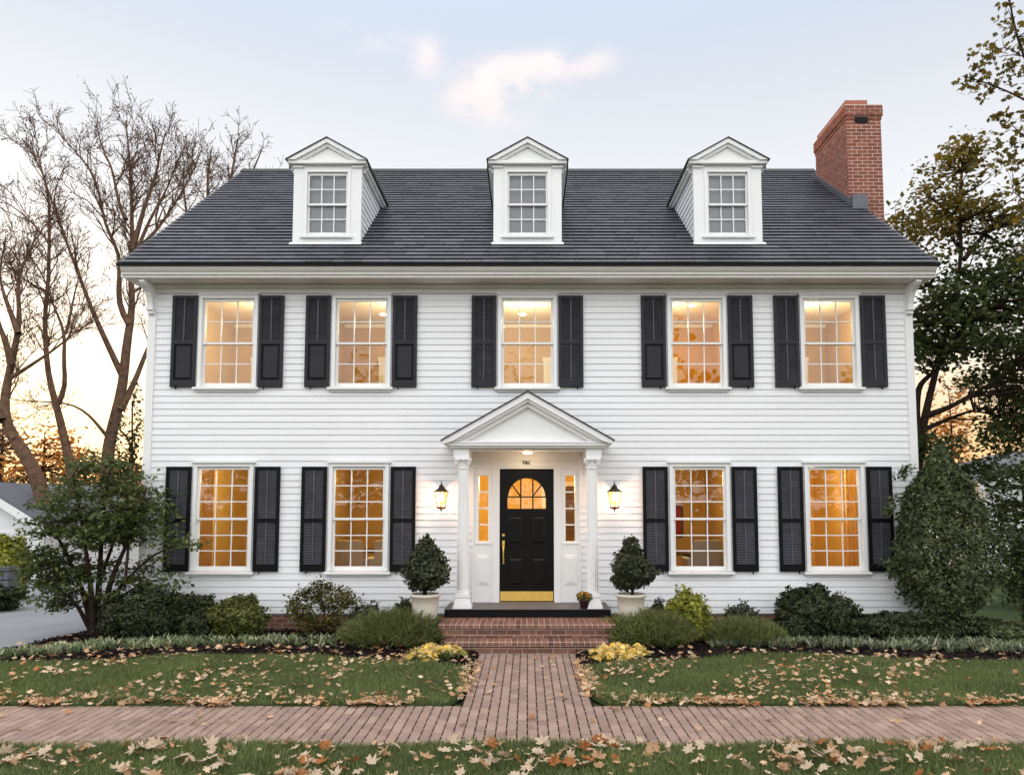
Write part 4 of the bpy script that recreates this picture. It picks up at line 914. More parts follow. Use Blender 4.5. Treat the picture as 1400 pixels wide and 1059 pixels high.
shrub("yew_shrub", "dark green yew shrub beside the yellow tipped azalea under the staircase window", "shrub", 215, 318, 812, -.62, F_YEW, 8500, .055, extra=((.35,-.2,-.15,.7),))
shrub("azalea_shrub", "green azalea with yellow tips under the first ground floor window from the driveway", "shrub", 283, 364, 822, -.8, F_AZ, 6000, .06, extra=((.0,.6,.62,.62),(.35,-.3,.05,.75)))
shrub("boxwood_shrub", "small round boxwood between the open yellowing shrub and the potted topiary", "shrub", 477, 527, 827, -.62, F_BOX, 4200, .045)
shrub("boxwood_shrub", "smallest dark boxwood, tucked against the clay pot behind the juniper mound", "shrub", 536, 575, 818, -.68, F_BOX, 3600, .042)
shrub("boxwood_shrub", "dark boxwood half hidden between the chimney side pot and the golden shrub", "shrub", 878, 914, 818, -.6, F_BOX, 3200, .045)
shrub("golden_shrub", "yellow green shrub beside the potted topiary with the flower pot on its side", "shrub", 907, 968, 806, -.85, F_GOLD, 1900, .085, extra=((.1,.1,.3,.62),(.3,-.3,-.35,.85),(-.4,-.2,-.3,.7),(.45,.0,.1,.5)), bump=.58)
shrub("dwarf_shrub", "low dark leafy shrub peeking over the feathery evergreen below the window", "shrub", 985, 1038, 826, -.4, F_BOX, 2600, .05, bump=.4)
shrub("holly_shrub", "big round dark holly shrub with a pointed top below the last window", "shrub", 1061, 1164, 803, -.68, F_YEW, 12000, .058, extra=((.0,0,.35,.62),(-.45,-.2,-.3,.7),(.45,-.2,-.3,.7),(.1,0,.85,.25)), bump=.4)
shrub("yew_hedge", "low wide dark yew clipped flat in front of the cone shaped evergreen", "shrub", 1146, 1330, 836, -.78, F_YEW, 14000, .052, depth=.40, extra=((-.55,-.1,-.05,.62),(.5,-.1,-.12,.7)))
# open, leggy shrub
def clustered(centers, per, sx, sz_, size, seed, tmpl=LEAF, nup=1.):
    r_ = np.random.default_rng(seed); C_ = np.repeat(np.asarray(centers), per, axis=0); n = len(C_)
    pos = C_+r_.normal(0, 1, (n,3))*np.array([sx, sx, sz_]); nr = np.array([0,0,nup])+r_.normal(0,.55,(n,3))
    return scatter(*tmpl, pos, nr, size*r_.uniform(.6,1.25,n))
def connect(t, limbs, centers, r0=.02, r1=.004, sag=.1, sides=4, seed=0):
    r_ = np.random.default_rng(seed); pts = np.concatenate([np.asarray(l[0])[len(l[0])//3:] for l in limbs]); rad = np.concatenate([np.asarray(l[1])[len(l[0])//3:] for l in limbs])
    for c in centers:
        d = np.linalg.norm(pts-c, axis=1)+np.where(pts[:,2] > c[2]+.1, 1.2*(pts[:,2]-c[2]), 0); i = d.argmin(); a = pts[i]; v = c-a
        mid = a+v*.5+r_.normal(0, .06, 3)*np.linalg.norm(v)-np.array([0,0,sag*np.linalg.norm(v)*.3])
        ra = min(r0, rad[i]*.7); t.add([a, (a+mid)/2+r_.normal(0,.02,3)*np.linalg.norm(v), mid, (mid+c)/2, c], [ra, ra*.8, ra*.6, (ra+r1)*.35, r1], sides)
def resample(pts, rads, n):
    pts = np.asarray(pts, float); d = np.r_[0, np.cumsum(np.linalg.norm(np.diff(pts, axis=0), axis=1))]; s = np.linspace(0, d[-1], n)
    q = np.stack([np.interp(s, d, pts[:,i]) for i in range(3)], 1)
    for _ in range(2): q[1:-1] = (q[:-2]+2*q[1:-1]+q[2:])/4
    return q, np.interp(s, d, np.asarray(rads, float))
def limb(pxs, Y, rpx0, rpx1, n=14, dy=0., wob=.0, ex=1.):
    """limb of a tree through view rays, leaving the plane Y by dy along its length"""
    m_ = len(pxs); pts = [P(x, y, Y+dy*(i/(m_-1))) for i, (x, y) in enumerate(pxs)]
    sc = (Y-CY)/FPX; q, r_ = resample(pts, (rpx1+(rpx0-rpx1)*np.linspace(1, 0, m_)**1.5)*sc, n)
    if wob: q[1:] += rng.normal(0, wob, (n-1,3))
    return q, r_
t = thing("open_shrub", "leggy open shrub with yellowing leaves below the dining room window", "shrub", P(440,868,-.7)*np.array([1,1,0]))
lb = [limb([(440,866),(432,840),(415,815)], -.7, 1.8, .7, 8, .1), limb([(441,866),(445,835),(436,806)], -.7, 1.8, .7, 8, -.15), limb([(442,866),(455,835),(470,812)], -.7, 1.8, .7, 8, .2), limb([(439,866),(425,850),(403,840)], -.7, 1.5, .6, 8, -.2)]
cs_ = [P(x, y, -.7+random.uniform(-.25,.25)) for x, y in ((415,812),(405,822),(425,806),(436,800),(448,803),(465,808),(475,815),(470,825),(402,836),(412,843),(455,818),(430,820),(420,832),(445,830),(460,836),(480,822),(400,828),(440,812),(428,848),(450,850),(418,856),(440,858),(462,852))]
tb = Tubes(); [tb.add(q, r_, 6) for q, r_ in lb]; connect(tb, lb, cs_, .008, .003, sides=4); tb.build("stem", BARKD, t)
leafobj("foliage", [clustered(cs_, 150, .066, .048, .058, 11)], F_OPEN, t)
# feathery junipers: sprays of needles
def spiky(name, label, pxl, pxr, pyt, Y, n, ln_, m, zb=.0, depth=.45, cat="shrub", group=None, arch=.5):
    SEED[0] += 5; r_ = np.random.default_rng(SEED[0]); c = P((pxl+pxr)/2, pyt, Y); hw_ = c[0]-P(pxl, pyt, Y)[0]; zt = c[2]
    t = thing(name, label, cat, (c[0], Y, 0), group)
    ns = n//14; a = r_.uniform(0, 2*math.pi, ns); q = np.sqrt(r_.random(ns)); bx = np.c_[c[0]+hw_*.9*q*np.cos(a), Y+depth*q*np.sin(a)]
    hz = zb+(zt-zb-ln_*.55)*np.sqrt(np.clip(1-q**2*.95, 0, 1))*r_.uniform(.35, 1., ns)
    dirs = unit(np.c_[np.cos(a)*q*.9+r_.normal(0,.25,ns), np.sin(a)*q*.9+r_.normal(0,.25,ns)-.15, arch+.5*r_.random(ns)])
    base = np.c_[bx, hz]; rep = lambda A: np.repeat(A, 14, axis=0); k = np.tile(np.arange(14)/13., ns)
    d = rep(dirs); pos = rep(base)+d*(k*ln_*.8)[:,None]; al = unit(d+r_.normal(0,.42,(len(d),3))); nr = np.cross(al, r_.normal(size=al.shape))
    V, F = scatter(*NEEDLE, pos, nr, ln_*.33*r_.uniform(.7,1.2,len(pos)), al); kz = V[:,2] < .01; V[kz,2] = .01
    link("foliage", mesh("foliage", V, [F]), m, t); return t
spiky("juniper", "feathery spreading juniper mound beside the steps, below the topiary without a flower pot", 472, 612, 836, -1.2, 26000, .27, F_JUN)
spiky("juniper", "feathery spreading juniper mound beside the steps, below the golden shrub", 823, 945, 836, -1.2, 25000, .27, F_JUN)
spiky("juniper", "long low feathery evergreen between golden shrub and round holly", 955, 1072, 846, -1.05, 21000, .19, F_JUN, arch=1.1)
# potted topiaries
def topiary(px, label, seed):
    Y = -1.02; c = P(px, 811, Y); t = thing("potted_topiary", label, "potted plant", (c[0], Y, .0), "potted topiaries beside the front door")
    zt = c[2]; m = MB(); m.lathe([(.10,.02),(.125,.02),(.145,.10),(.175,zt*.45),(.195,zt*.75),(.205,zt-.055),(.225,zt-.045),(.232,zt-.02),(.222,zt),(.195,zt),(.185,zt-.05),(.02,zt-.05)], (c[0],Y,0), 40); m.build("pot", POTM, t, True)
    m = MB(); m.lathe([(.02,zt-.045),(.186,zt-.042)], (c[0],Y,0), 24); m.build("potting_soil", MULCH, t)
    tb = Tubes()
    for i in range(5):
        a = random.uniform(0,6.28); tb.add([(c[0]+.02*math.cos(a),Y+.02*math.sin(a),zt-.05),(c[0]+.05*math.cos(a),Y+.05*math.sin(a),zt+.12),(c[0]+.16*math.cos(a),Y+.16*math.sin(a),zt+.4)], [.014,.011,.005], 6)
    tb.build("stem", BARKD, t)
    zc = zt+.40; leafobj("foliage", [blob((c[0],Y,zc-.12), (.36,.33,.24), 3000, .06, seed, bump=.42), blob((c[0]+.02,Y,zc+.06), (.28,.27,.26), 2300, .06, seed+3, bump=.38), blob((c[0],Y,zc+.27), (.15,.15,.18), 1000, .055, seed+5, bump=.3), blob((c[0],Y,zc-.2), (.2,.2,.14), 900, .06, seed+6, bump=.4)], F_TOP, t)
topiary(581.5, "clipped evergreen in a tall cream pot, on the side of the steps nearest the driveway", 31)
topiary(862.5, "clipped evergreen in a tall cream pot, on the chimney side of the steps", 47)
# small flower pot on the deck
c = np.array([P(799,830,-.80)[0], -.80, zdk]); t = thing("flower_pot", "small maroon flower pot with yellow and orange flowers on the porch deck", "flower pot", c)
m = MB(); m.lathe([(.055,.0),(.062,.005),(.078,.11),(.09,.112),(.092,.135),(.08,.135),(.075,.12),(.01,.12)], c, 24); m.build("pot", MAROON, t, True)
leafobj("foliage", [blob(c+np.array([0,0,.17]), (.115,.11,.075), 900, .04, 5, bump=.4)], F_AZ, t)
leafobj("petals", [blob(c+np.array([0,0,.205]), (.105,.10,.06), 300, .035, 6, bump=.3)], foliage("orange_petal", [(.65,.36,.05),(.6,.16,.04),(.7,.5,.08)], .3), t)
# yellow flower clumps
YEL = foliage("yellow_petal", [(.80,.50,.07),(.88,.64,.16),(.85,.70,.34),(.62,.36,.05),(.30,.30,.06)], .3); STRAP = ([(0,-.07,0),(0,.07,0),(.5,.08,.12),(.5,-.08,.12),(1,0,-.02)], None)
def straps(pos, dirs, size):
    nr = np.cross(np.cross(dirs, np.array([0,0,1.])+rng.normal(0,.1,dirs.shape)), dirs); V, F = scatter(STRAP[0], [(0,1,2,3)], pos, nr, size, dirs)
    return V, F, np.arange(len(pos))[:,None]*5+np.array([3,2,4])[None]
def strap_obj(name, pos, dirs, size, m, parent=None):
    V, F, T = straps(pos, dirs, size); return link(name, mesh(name, V, [F, T]), m, parent)
def flowers(pts, label):
    w_ = [G(*p) for p in pts]; c = np.mean(w_, axis=0); t = thing("flower_clump", label, "flowers", (c[0], c[1], .02)); poly = [tuple(q[:2]) for q in w_]
    q = sample(poly, 50); n = 11; a_ = rng.uniform(0, 6.28, len(q)*n); r_ = rng.uniform(.0,.085,len(q)*n); h_ = np.repeat(rng.uniform(.07,.15,len(q)), n)
    pos = np.repeat(np.c_[q, np.zeros(len(q))], n, 0)+np.c_[r_*np.cos(a_), r_*np.sin(a_), h_-r_*.5]; d = unit(np.c_[np.cos(a_), np.sin(a_)-.2, rng.uniform(-.1,.9,len(pos))])
    V, F = scatter(*LEAF, pos, np.array([0,-.5,.8])+rng.normal(0,.4,(len(pos),3)), rng.uniform(.075,.125,len(pos)), d); link("petals", mesh("petals", V, [F]), YEL, t)
    q = sample(poly, 120); n = 9; pos = np.repeat(np.c_[q, np.full(len(q), .03)], n, 0); d = unit(rng.normal(0,.5,(len(pos),3))+np.array([0,0,.8])); strap_obj("leaves", pos, d, rng.uniform(.07,.13,len(pos)), F_JUN, t)
flowers([(556,903),(572,893),(600,890),(622,894),(630,903),(596,908),(566,908)], "clump of yellow flowers at the path corner, below the juniper nearest the driveway")
flowers([(808,903),(816,893),(844,890),(874,896),(886,902),(854,907),(818,908)], "clump of yellow flowers at the path corner, below the juniper on the chimney side")
# variegated border
VAR = foliage("variegated_strap_leaf", [(.13,.18,.08),(.32,.37,.19),(.58,.58,.38),(.09,.14,.06),(.22,.28,.12)], .3)
VARG = foliage("grey_green_strap_leaf", [(.10,.14,.065),(.24,.28,.16),(.48,.50,.34),(.065,.095,.045),(.16,.20,.10)], .3)
def border(name, top, bot, n, m, label):
    poly = [tuple(G(*p)[:2]) for p in top]+[tuple(G(*p)[:2]) for p in bot[::-1]]; q = sample(poly, n); k = 15
    pos = np.repeat(np.c_[q, np.full(len(q), .03)], k, 0)+rng.normal(0,.015,(len(q)*k,3)); a = rng.uniform(0,2*math.pi,len(pos))
    d = unit(np.c_[np.cos(a), np.sin(a), rng.uniform(.5,1.8,len(pos))]); o = strap_obj(name, pos, d, rng.uniform(.09,.165,len(pos)), m); tag(o, label, "ground cover", kind='stuff')
border("border_grass", [(-60,903),(0,898),(80,890),(180,882),(330,876),(455,880)], [(-60,909),(0,905),(85,897),(180,891),(330,885),(455,888)], 320, VAR, "cream and green variegated strap-leaved border along the driveway side lawn")
border("border_grass", [(972,882),(1100,878),(1250,882),(1400,884),(1480,886)], [(972,888),(1100,888),(1250,893),(1400,896),(1480,897)], 340, VARG, "grey green strap-leaved border along the chimney side lawn")

# ------------------------------------------------------------------ trees
def crown_pts(c, rad, n, seed, inner=.35, mind=.0):
    r_ = np.random.default_rng(seed); d = unit(r_.normal(size=(n,3))); u = (inner+(1-inner)*r_.random(n)**.6); return np.asarray(c)+d*u[:,None]*np.asarray(rad)
# multi-stemmed green maple by the driveway
Ym = -.45; t = thing("maple_tree", "low multi-stemmed green maple in front of the house corner by the driveway", "tree", G(130,871)*np.array([1,1,0]))
lb = [limb(p, Ym, a, b, 16, dy) for p, a, b, dy in (
  ([(127,872),(118,820),(95,765),(72,720),(60,690)], 5, 1.2, .5), ([(129,872),(124,800),(113,720),(100,650)], 5, 1.2, -.5), ([(131,872),(136,790),(140,710),(152,632)], 5.5, 1.2, .2),
  ([(133,872),(152,790),(182,725),(200,668)], 5, 1.2, -.3), ([(134,870),(160,805),(205,760),(240,745)], 4, 1., -.5), ([(128,870),(105,825),(75,800),(62,780)], 3.5, 1., -.5), ([(132,870),(150,830),(185,800),(215,805)], 3, .9, .3), ([(130,872),(134,800),(170,700),(175,640)], 4, 1., .6))]
cs_ = np.concatenate([crown_pts(P(135,695,Ym), (.82,.9,.74), 84, 3), crown_pts(P(180,705,Ym), (.6,.8,.5), 40, 4), crown_pts(P(85,752,Ym), (.5,.7,.62), 34, 5), crown_pts(P(140,800,Ym), (.95,.6,.42), 26, 6), crown_pts(P(75,812,Ym), (.35,.4,.4), 18, 14),
  np.array([P(x, y, Ym+random.uniform(-.5,-.1)) for x, y in ((225,740),(240,745),(252,742),(262,745),(215,765),(230,790),(242,800),(205,800),(222,728),(210,690),(215,720),(152,628),(135,622),(165,635),(110,632))])])
tb = Tubes(); [tb.add(q, r_, 8) for q, r_ in lb]; connect(tb, lb, cs_, .012, .003, seed=2); tb.build("trunk", BARKD, t)
leafobj("crown", [clustered(cs_, 58, .13, .045, .082, 21)], F_MAP, t)
# cone shaped evergreen at the corner
c = P(1291,872,-.55); t = thing("cone_evergreen", "dense cone shaped evergreen at the chimney corner of the house", "tree", (c[0],-.55,0))
tp = P(1285,606,-.55)[2]; cc = np.array([c[0]+.05,-.55,0.])
def conepts(n, seed):
    r_ = np.random.default_rng(seed); h = r_.random(n)**.8; z = .42+(tp-.42)*h; prof = np.interp(h, [0,.1,.21,.35,.49,.63,.766,.905,1.], [.44,.72,.86,.85,.75,.62,.43,.17,.0])
    a = r_.uniform(0, 2*math.pi, n); lump = 1+.05*np.sin(3*a+7*h)+.06*np.sin(5*a-11*h+1)+.08*np.sin(7*a+29*h)+.06*np.sin(37*h+2*a); u = np.where(r_.random(n) < .75, r_.uniform(.86,1.05,n), r_.uniform(.45,.9,n))
    u[:2600] = 1+.18*r_.random(2600)*r_.random(2600); r0 = prof*lump*u*.83; pos = np.c_[cc[0]+r0*np.cos(a), cc[1]+r0*np.sin(a), z+r_.normal(0,.03,n)]; nr = np.c_[np.cos(a),np.sin(a),np.full(n,.5)]+r_.normal(0,.75,(n,3))
    return scatter(*OVAL, pos, nr, .075*r_.uniform(.6,1.2,n))
cl_ = [P(x, y, -.6) for x, y in ((1222,690),(1216,700),(1228,680),(1214,770),(1222,778),(1240,640),(1232,650),(1236,645))]
V1, F1 = conepts(20000, 8); V2, F2 = clustered(cl_, 40, .05, .045, .07, 9, OVAL, .4); link("crown", mesh("crown", np.r_[V1,V2], [np.r_[F1,F2+len(V1)]]), F_HOLLY, t)
tb = Tubes(); tb.add([cc, cc+np.array([.02,0,.8]), cc+np.array([0,.02,2.4])], [.06,.05,.02], 8)
for i in range(46):
    a = random.uniform(0,6.28); z = random.uniform(.35, tp*.75); r0 = np.interp(z/tp, [0,.3,.7,1], [.5,.75,.45,.1]); tb.add([cc+np.array([0,0,z]), cc+np.array([r0*.5*math.cos(a), r0*.5*math.sin(a), z+.06]), cc+np.array([r0*math.cos(a), r0*math.sin(a), z+.16])], [.014,.01,.004], 5)
for p in cl_: tb.add([cc+np.array([0,0,p[2]-.15]), (cc+np.array([0,0,p[2]])+p)/2, p], [.01,.007,.003], 5)
tb.build("trunk", BARKD, t)
# big maple behind the chimney corner
Yr = 5.; t = thing("maple_tree", "tall maple with bronzing top behind the chimney corner of the house", "tree", G(1275,800)*0+np.array([P(1262,700,Yr)[0],Yr,0]))
bx = P(1262,700,Yr)[0]
lb = [limb(p, Yr, a, b, 18, dy) for p, a, b, dy in (
  ([(1250,800),(1252,700),(1258,585),(1268,555),(1280,505),(1300,430),(1318,360),(1312,300),(1312,230),(1320,200)], 7.5, 1.5, .0), ([(1262,570),(1300,556),(1345,530),(1390,500)], 5, 1.2, -1.), ([(1258,590),(1290,575),(1330,560),(1390,575)], 4, 1., .8), ([(1256,660),(1295,652),(1340,642),(1400,610)], 3, .8, .6), ([(1254,620),(1252,560),(1256,525),(1278,508),(1300,480)], 7, 2, .3),
  ([(1285,490),(1330,430),(1380,390),(1420,360)], 5, 1.2, -.8), ([(1300,430),(1270,390),(1245,350),(1225,320)], 4, 1., .8), ([(1318,355),(1345,320),(1375,290),(1410,270)], 3.5, 1., .6), ([(1290,470),(1262,440),(1240,420)], 3, 1., -.6), ([(1312,320),(1285,280),(1262,262)], 2.5, .8, -.5))]
gz = lambda px, py, rx, ry, n, s, rz=2.2: crown_pts(P(px, py, Yr), (rx, rz, ry), n, s, .2)
lowc = np.concatenate([gz(1345,440,1.7,1.45,130,31,2.2), gz(1285,425,1.1,1.3,48,32,2.), gz(1395,540,1.1,.75,62,33,2.), gz(1262,610,.35,.5,16,39,.8), gz(1350,640,.7,.35,16,40,1.), gz(1385,590,.7,.4,30,47,1.2), gz(1290,590,.9,.55,12,34,1.2), gz(1395,400,1.4,1.5,60,35,2.), gz(1262,470,.55,.7,16,36,1.), gz(1430,480,1.4,1.6,45,38,2.)])
# gap in the foliage through which the evening sky shows
def gap(c):
    d = c-np.array([0,CY,H]); zc_ = d[:,1]*cs+d[:,2]*sn; px = PCX+FPX*d[:,0]/zc_; py = PCY-FPX*(-d[:,1]*sn+d[:,2]*cs)/zc_
    return ((px-1312)/38)**2+((py-568)/36)**2 > 1
lowc = lowc[gap(lowc)]
topc = np.concatenate([gz(1310,262,.9,1.0,44,41,1.4), gz(1262,300,.75,.75,30,42,1.3), gz(1240,345,.5,.6,20,43,1.), gz(1350,300,.9,.8,32,44,1.5), gz(1395,310,.8,.8,26,45,1.4), gz(1316,212,.4,.4,18,46,.6), np.array([P(x, y, Yr+random.uniform(-.5,.5)) for x, y in ((1258,232),(1280,236),(1300,215),(1322,190),(1330,205),(1225,340),(1215,355),(1218,320),(1235,300))])])
tb = Tubes(); [tb.add(q, r_, 9) for q, r_ in lb]; connect(tb, lb, np.concatenate([lowc, topc]), .03, .006, seed=5); tb.build("trunk", BARKD, t)
leafobj("crown", [clustered(lowc, 30, .24, .10, .165, 51)], F_RT, t); leafobj("bronzing_crown", [clustered(topc, 22, .17, .09, .15, 52)], F_RTO, t)
# nearer maple whose branches reach in from outside the frame
Yn = -1.5; bx = 9.0; t = thing("maple_tree", "leafy maple branches reaching in at the upper corner beside the chimney", "tree", (bx,Yn,0))
lb = [(*resample([(bx,Yn,0),(bx+.05,Yn,2),(bx-.1,Yn+.1,4.5),(bx-.35,Yn,7),(bx-.6,Yn-.1,9),(bx-.75,Yn,10.6)], [.2,.17,.14,.09,.045,.008], 20),), limb([(1570,330),(1480,230),(1432,140),(1398,80),(1380,10),(1376,-30)], Yn, 4, .9, 16, -.2), limb([(1445,165),(1405,138),(1362,118),(1330,108),(1316,104)], Yn, 2, .6, 12, -.2), limb([(1500,260),(1450,215),(1400,188),(1384,172)], Yn, 2.2, .6, 10, .3), limb([(1560,420),(1480,330),(1420,290),(1385,262)], Yn, 3, .7, 12, .4), limb([(1395,75),(1372,62),(1356,72),(1345,80)], Yn, 1., .5, 8, .1)]
cpx = [(1380,-8),(1378,12),(1374,30),(1386,42),(1370,48),(1392,62),(1356,70),(1350,82),(1364,78),(1335,72),(1340,100),(1326,104),(1318,108),(1348,112),(1330,116),(1360,116),(1345,128),(1375,95),(1390,105),(1396,85),(1385,130),(1372,160),(1384,178),(1366,166),(1392,192),(1398,160),(1380,208),(1368,218),(1390,225),(1398,240),(1384,258),(1410,120),(1420,60),(1410,20),(1430,180),(1425,260),(1410,300),(1395,282)]
cs_ = np.array([P(x, y, Yn+random.uniform(-.35,.35)) for x, y in cpx]); cs2 = crown_pts((bx-.2,Yn,7.6), (2.2,2.2,2.8), 120, 61); d_ = cs2-np.array([0,CY,H]); cs2 = cs2[(PCX+FPX*d_[:,0]/(d_[:,1]*cs+d_[:,2]*sn)) > 1420]
tb = Tubes(); [tb.add(q, r_, 8) for q, r_ in lb]; connect(tb, lb, np.concatenate([cs_, cs2]), .012, .003, seed=6); tb.build("trunk", BARKD, t)
leafobj("crown", [clustered(cs_, 11, .085, .06, .115, 62, STAR, .7), clustered(cs2, 30, .2, .14, .12, 63, STAR)], F_RTO, t)

# bare trees behind the driveway
def twigs(tb, q, r_, lev, tips, rs, L0, up=.2, t0=.3, dens=1.):
    n = len(q); ln_ = np.linalg.norm(np.diff(q, axis=0), axis=1).sum(); cnt = int(max(3, ln_*dens*(2.8,3.8,3.6)[lev]))
    for _ in range(cnt):
        s = t0+(1-t0)*rs.random()**.8; i = min(int(s*(n-1)), n-2); f = s*(n-1)-i; a = q[i]*(1-f)+q[i+1]*f; d = unit(q[i+1]-q[i]); ra = (r_[i]*(1-f)+r_[i+1]*f)
        side = unit(np.cross(d, rs.normal(size=3))); ang = rs.uniform(.4, 1.0); dr = unit(d*math.cos(ang)+side*math.sin(ang)+np.array([0,0,up*.6]))
        L_ = L0*rs.uniform(.5, 1.15)*(1-.5*s*(lev == 0)); m = (8,6,4)[lev]; pts = [a]; cur = dr
        for k in range(m-1): cur = unit(cur+rs.normal(0,.15,3)+np.array([0,0,up*.22])); pts.append(pts[-1]+cur*L_/(m-1))
        pts = np.array(pts); r0 = min(ra*.6, .010+.014*L_); r0 = max(r0, .009); rr_ = np.linspace(r0, .006, m); tb.add(pts, rr_, 3 if lev else 5)
        if lev < 2: twigs(tb, pts, rr_, lev+1, tips, rs, L_*.58, up, .12, dens)
        else: tips.append(pts[-1]); tips.append(pts[-3])
        if lev >= 1: tips.append(pts[-1])
def bare(label, base, limbs_, seed, L0=2.1, dens=1., buds=True, mainr=.74):
    rs = np.random.default_rng(seed); t = thing("bare_tree", label, "tree", base, None); tb = Tubes(); tips = []
    tw = Tubes()
    for (q, r_), t0 in limbs_:
        tb.add(q, r_*mainr, 9); twigs(tw, q, r_*mainr, 0, tips, rs, L0, t0=t0, dens=dens)
    tb.V += tw.V; tb.F += [f+tb.n for f in tw.F]; tb.build("trunk", BARK, t)
    tips = np.array(tips); tips = tips[rs.random(len(tips)) < .2]; n = len(tips)*2; pos = np.repeat(tips, 2, 0)+rs.normal(0,.07,(n,3)); V, F = scatter(*LEAF, pos, rs.normal(size=(n,3)), rs.uniform(.04,.085,n)); link("buds", mesh("buds", V, [F]), BUDS, t)
YA, YBt, YC = 9., 11., 12.5
bare("thick leaning bare tree at the edge of the picture beyond the driveway", P(62,795,YA)*np.array([1,1,0])+np.array([0,0,-.05]), [
  (limb([(75,800),(58,668),(37,621),(15,596),(2,570),(7,537),(15,498),(25,456),(29,425),(20,386),(31,358),(47,339),(52,310)], YA, 15, 1.6, 26, .6), .5),
  (limb([(15,498),(10,470),(2,455),(-6,430),(-8,380),(-20,330)], YA, 7, 1.5, 14, -.6), .3), (limb([(25,456),(14,425),(4,400),(-2,370),(8,330)], YA, 6, 1.2, 14, .8), .3),
  (limb([(17,515),(44,498),(74,478),(103,454),(140,430)], YA, 4, 1., 14, -.4), .35), (limb([(2,575),(-20,540),(-40,480),(-50,400)], YA, 9, 2, 14, .5), .3), (limb([(20,600),(8,592),(-10,582),(-40,578)], YA, 5, 1.5, 10, .3), .5)], 71, 1.85, 1.12)
bare("slender bare tree standing between the leaning trunk and the forked one", P(100,790,YBt)*np.array([1,1,0])+np.array([0,0,-.05]), [
  (limb([(106,795),(98,636),(88,604),(81,567),(76,547),(66,523),(63,481),(60,429),(67,386),(67,327),(68,292),(68,266),(57,228),(42,205),(30,190)], YBt, 9, 1.2, 30, .8), .45),
  (limb([(80,552),(91,528),(86,493),(90,456),(80,432),(70,412),(58,370),(40,350)], YBt, 5, 1.1, 16, -.8), .3), (limb([(90,456),(98,422),(103,395),(110,370)], YBt, 3, .8, 10, .5), .3), (limb([(66,330),(45,305),(22,285),(0,272)], YBt, 2.5, .8, 10, .8), .2), (limb([(67,400),(50,392),(25,378),(5,358)], YBt, 3, .8, 10, -.8), .2)], 72, 1.9, 1.1)
bare("tall forked bare tree with a wide crown beside the roof edge", P(150,790,YC)*np.array([1,1,0])+np.array([0,0,-.05]), [
  (limb([(140,795),(147,613),(157,572),(169,528),(172,474),(177,444),(184,415),(176,380),(182,332),(179,301),(181,282),(179,240),(176,210),(174,180),(172,165)], YC, 12, 1.2, 30, .3), .55),
  (limb([(167,513),(152,481),(137,449),(125,422),(115,395),(99,351),(87,322),(73,282),(59,240),(50,205)], YC, 6, 1.1, 20, -1.5), .3),
  (limb([(177,444),(160,418),(163,390),(165,355),(163,339),(144,315),(137,268),(127,233),(101,206),(84,185),(72,170)], YC, 6, 1., 20, 1.2), .3),
  (limb([(182,340),(198,280),(212,244),(220,205),(226,182)], YC, 5, 1., 16, -.8), .2), (limb([(184,345),(210,320),(232,290),(262,240),(275,205)], YC, 4.5, 1., 16, 1.), .2),
  (limb([(172,300),(163,282),(153,228),(140,205),(132,172)], YC, 4, .9, 14, .6), .2), (limb([(150,600),(140,589),(123,567),(98,551),(60,549),(20,547)], YC, 4, .9, 14, -1.), .4), (limb([(165,560),(172,547),(186,518),(200,480),(225,430)], YC, 8, 3, 12, .5), .6), (limb([(188,340),(205,300),(230,255),(245,215)], YC, 4, .9, 14, -.5), .2)], 73, 2.2, 1.08)
Yd = 17.
bare("distant bare tree whose top shows above the roof beside the first dormer", P(290,760,Yd)*np.array([1,1,0])+np.array([0,0,-.05]), [
  (limb([(285,770),(290,500),(300,350),(312,270),(320,215),(325,190)], Yd, 8, 1.1, 20, .3), .5), (limb([(298,360),(325,290),(345,235),(358,205)], Yd, 5, 1., 14, -.5), .3), (limb([(296,380),(285,300),(283,240),(290,200)], Yd, 5, 1., 14, .5), .3), (limb([(292,420),(262,330),(250,260),(252,222)], Yd, 5, 1., 14, .5), .3)], 74, 1.9, 1.1)

# generic background trees and bushes
def far_tree(name, label, px, pyt, wpx, Y, m, nc, per, size, seed, base=0., frac=.8, group=None):
    c = P(px, pyt, Y); sc = (Y-CY)/FPX; rx = wpx*sc/2; zt = c[2]; h = zt*frac; t = thing(name, label, "tree", (c[0],Y,-.05), group)
    cc_ = (c[0],Y,zt-h/2); cp_ = crown_pts(cc_, (rx,rx*.9,h/2), nc, seed, .25)
    q, r_ = resample([(c[0],Y,-.05),(c[0]+.1,Y,zt*.4),(c[0],Y,zt*.9)], [rx*.10,rx*.07,.02], 10); tb = Tubes(); tb.add(q, r_, 7); connect(tb, [(q, r_)], cp_, rx*.03, .008, seed=seed); tb.build("trunk", BARKD, t)
    leafobj("crown", [clustered(cp_, per, rx*.17, h*.05, size, seed+1)], m, t)
far_tree("autumn_tree", "orange autumn tree low behind the bare trunks, nearest the sunset", 62, 575, 120, 30, F_ORNG, 60, 26, .3, 81)
far_tree("autumn_tree", "russet autumn tree beyond the neighbour's roof at the picture edge", 5, 560, 110, 34, F_BRN, 60, 28, .3, 82)
far_tree("autumn_tree", "russet autumn tree behind the forked bare tree", 118, 610, 100, 36, F_BRN, 55, 28, .3, 83)
far_tree("autumn_tree", "orange autumn tree glowing beside the house corner behind the green maple", 165, 625, 70, 28, F_ORNG, 40, 26, .28, 84)
far_tree("autumn_tree", "bright orange autumn tree seen through the gap in the tall maple", 1296, 508, 62, 30, F_ORNG, 46, 30, .26, 85)
far_tree("evergreen_tree", "dark round evergreen behind the neighbour's roof", 40, 648, 60, 26, F_FAR, 40, 40, .25, 86)
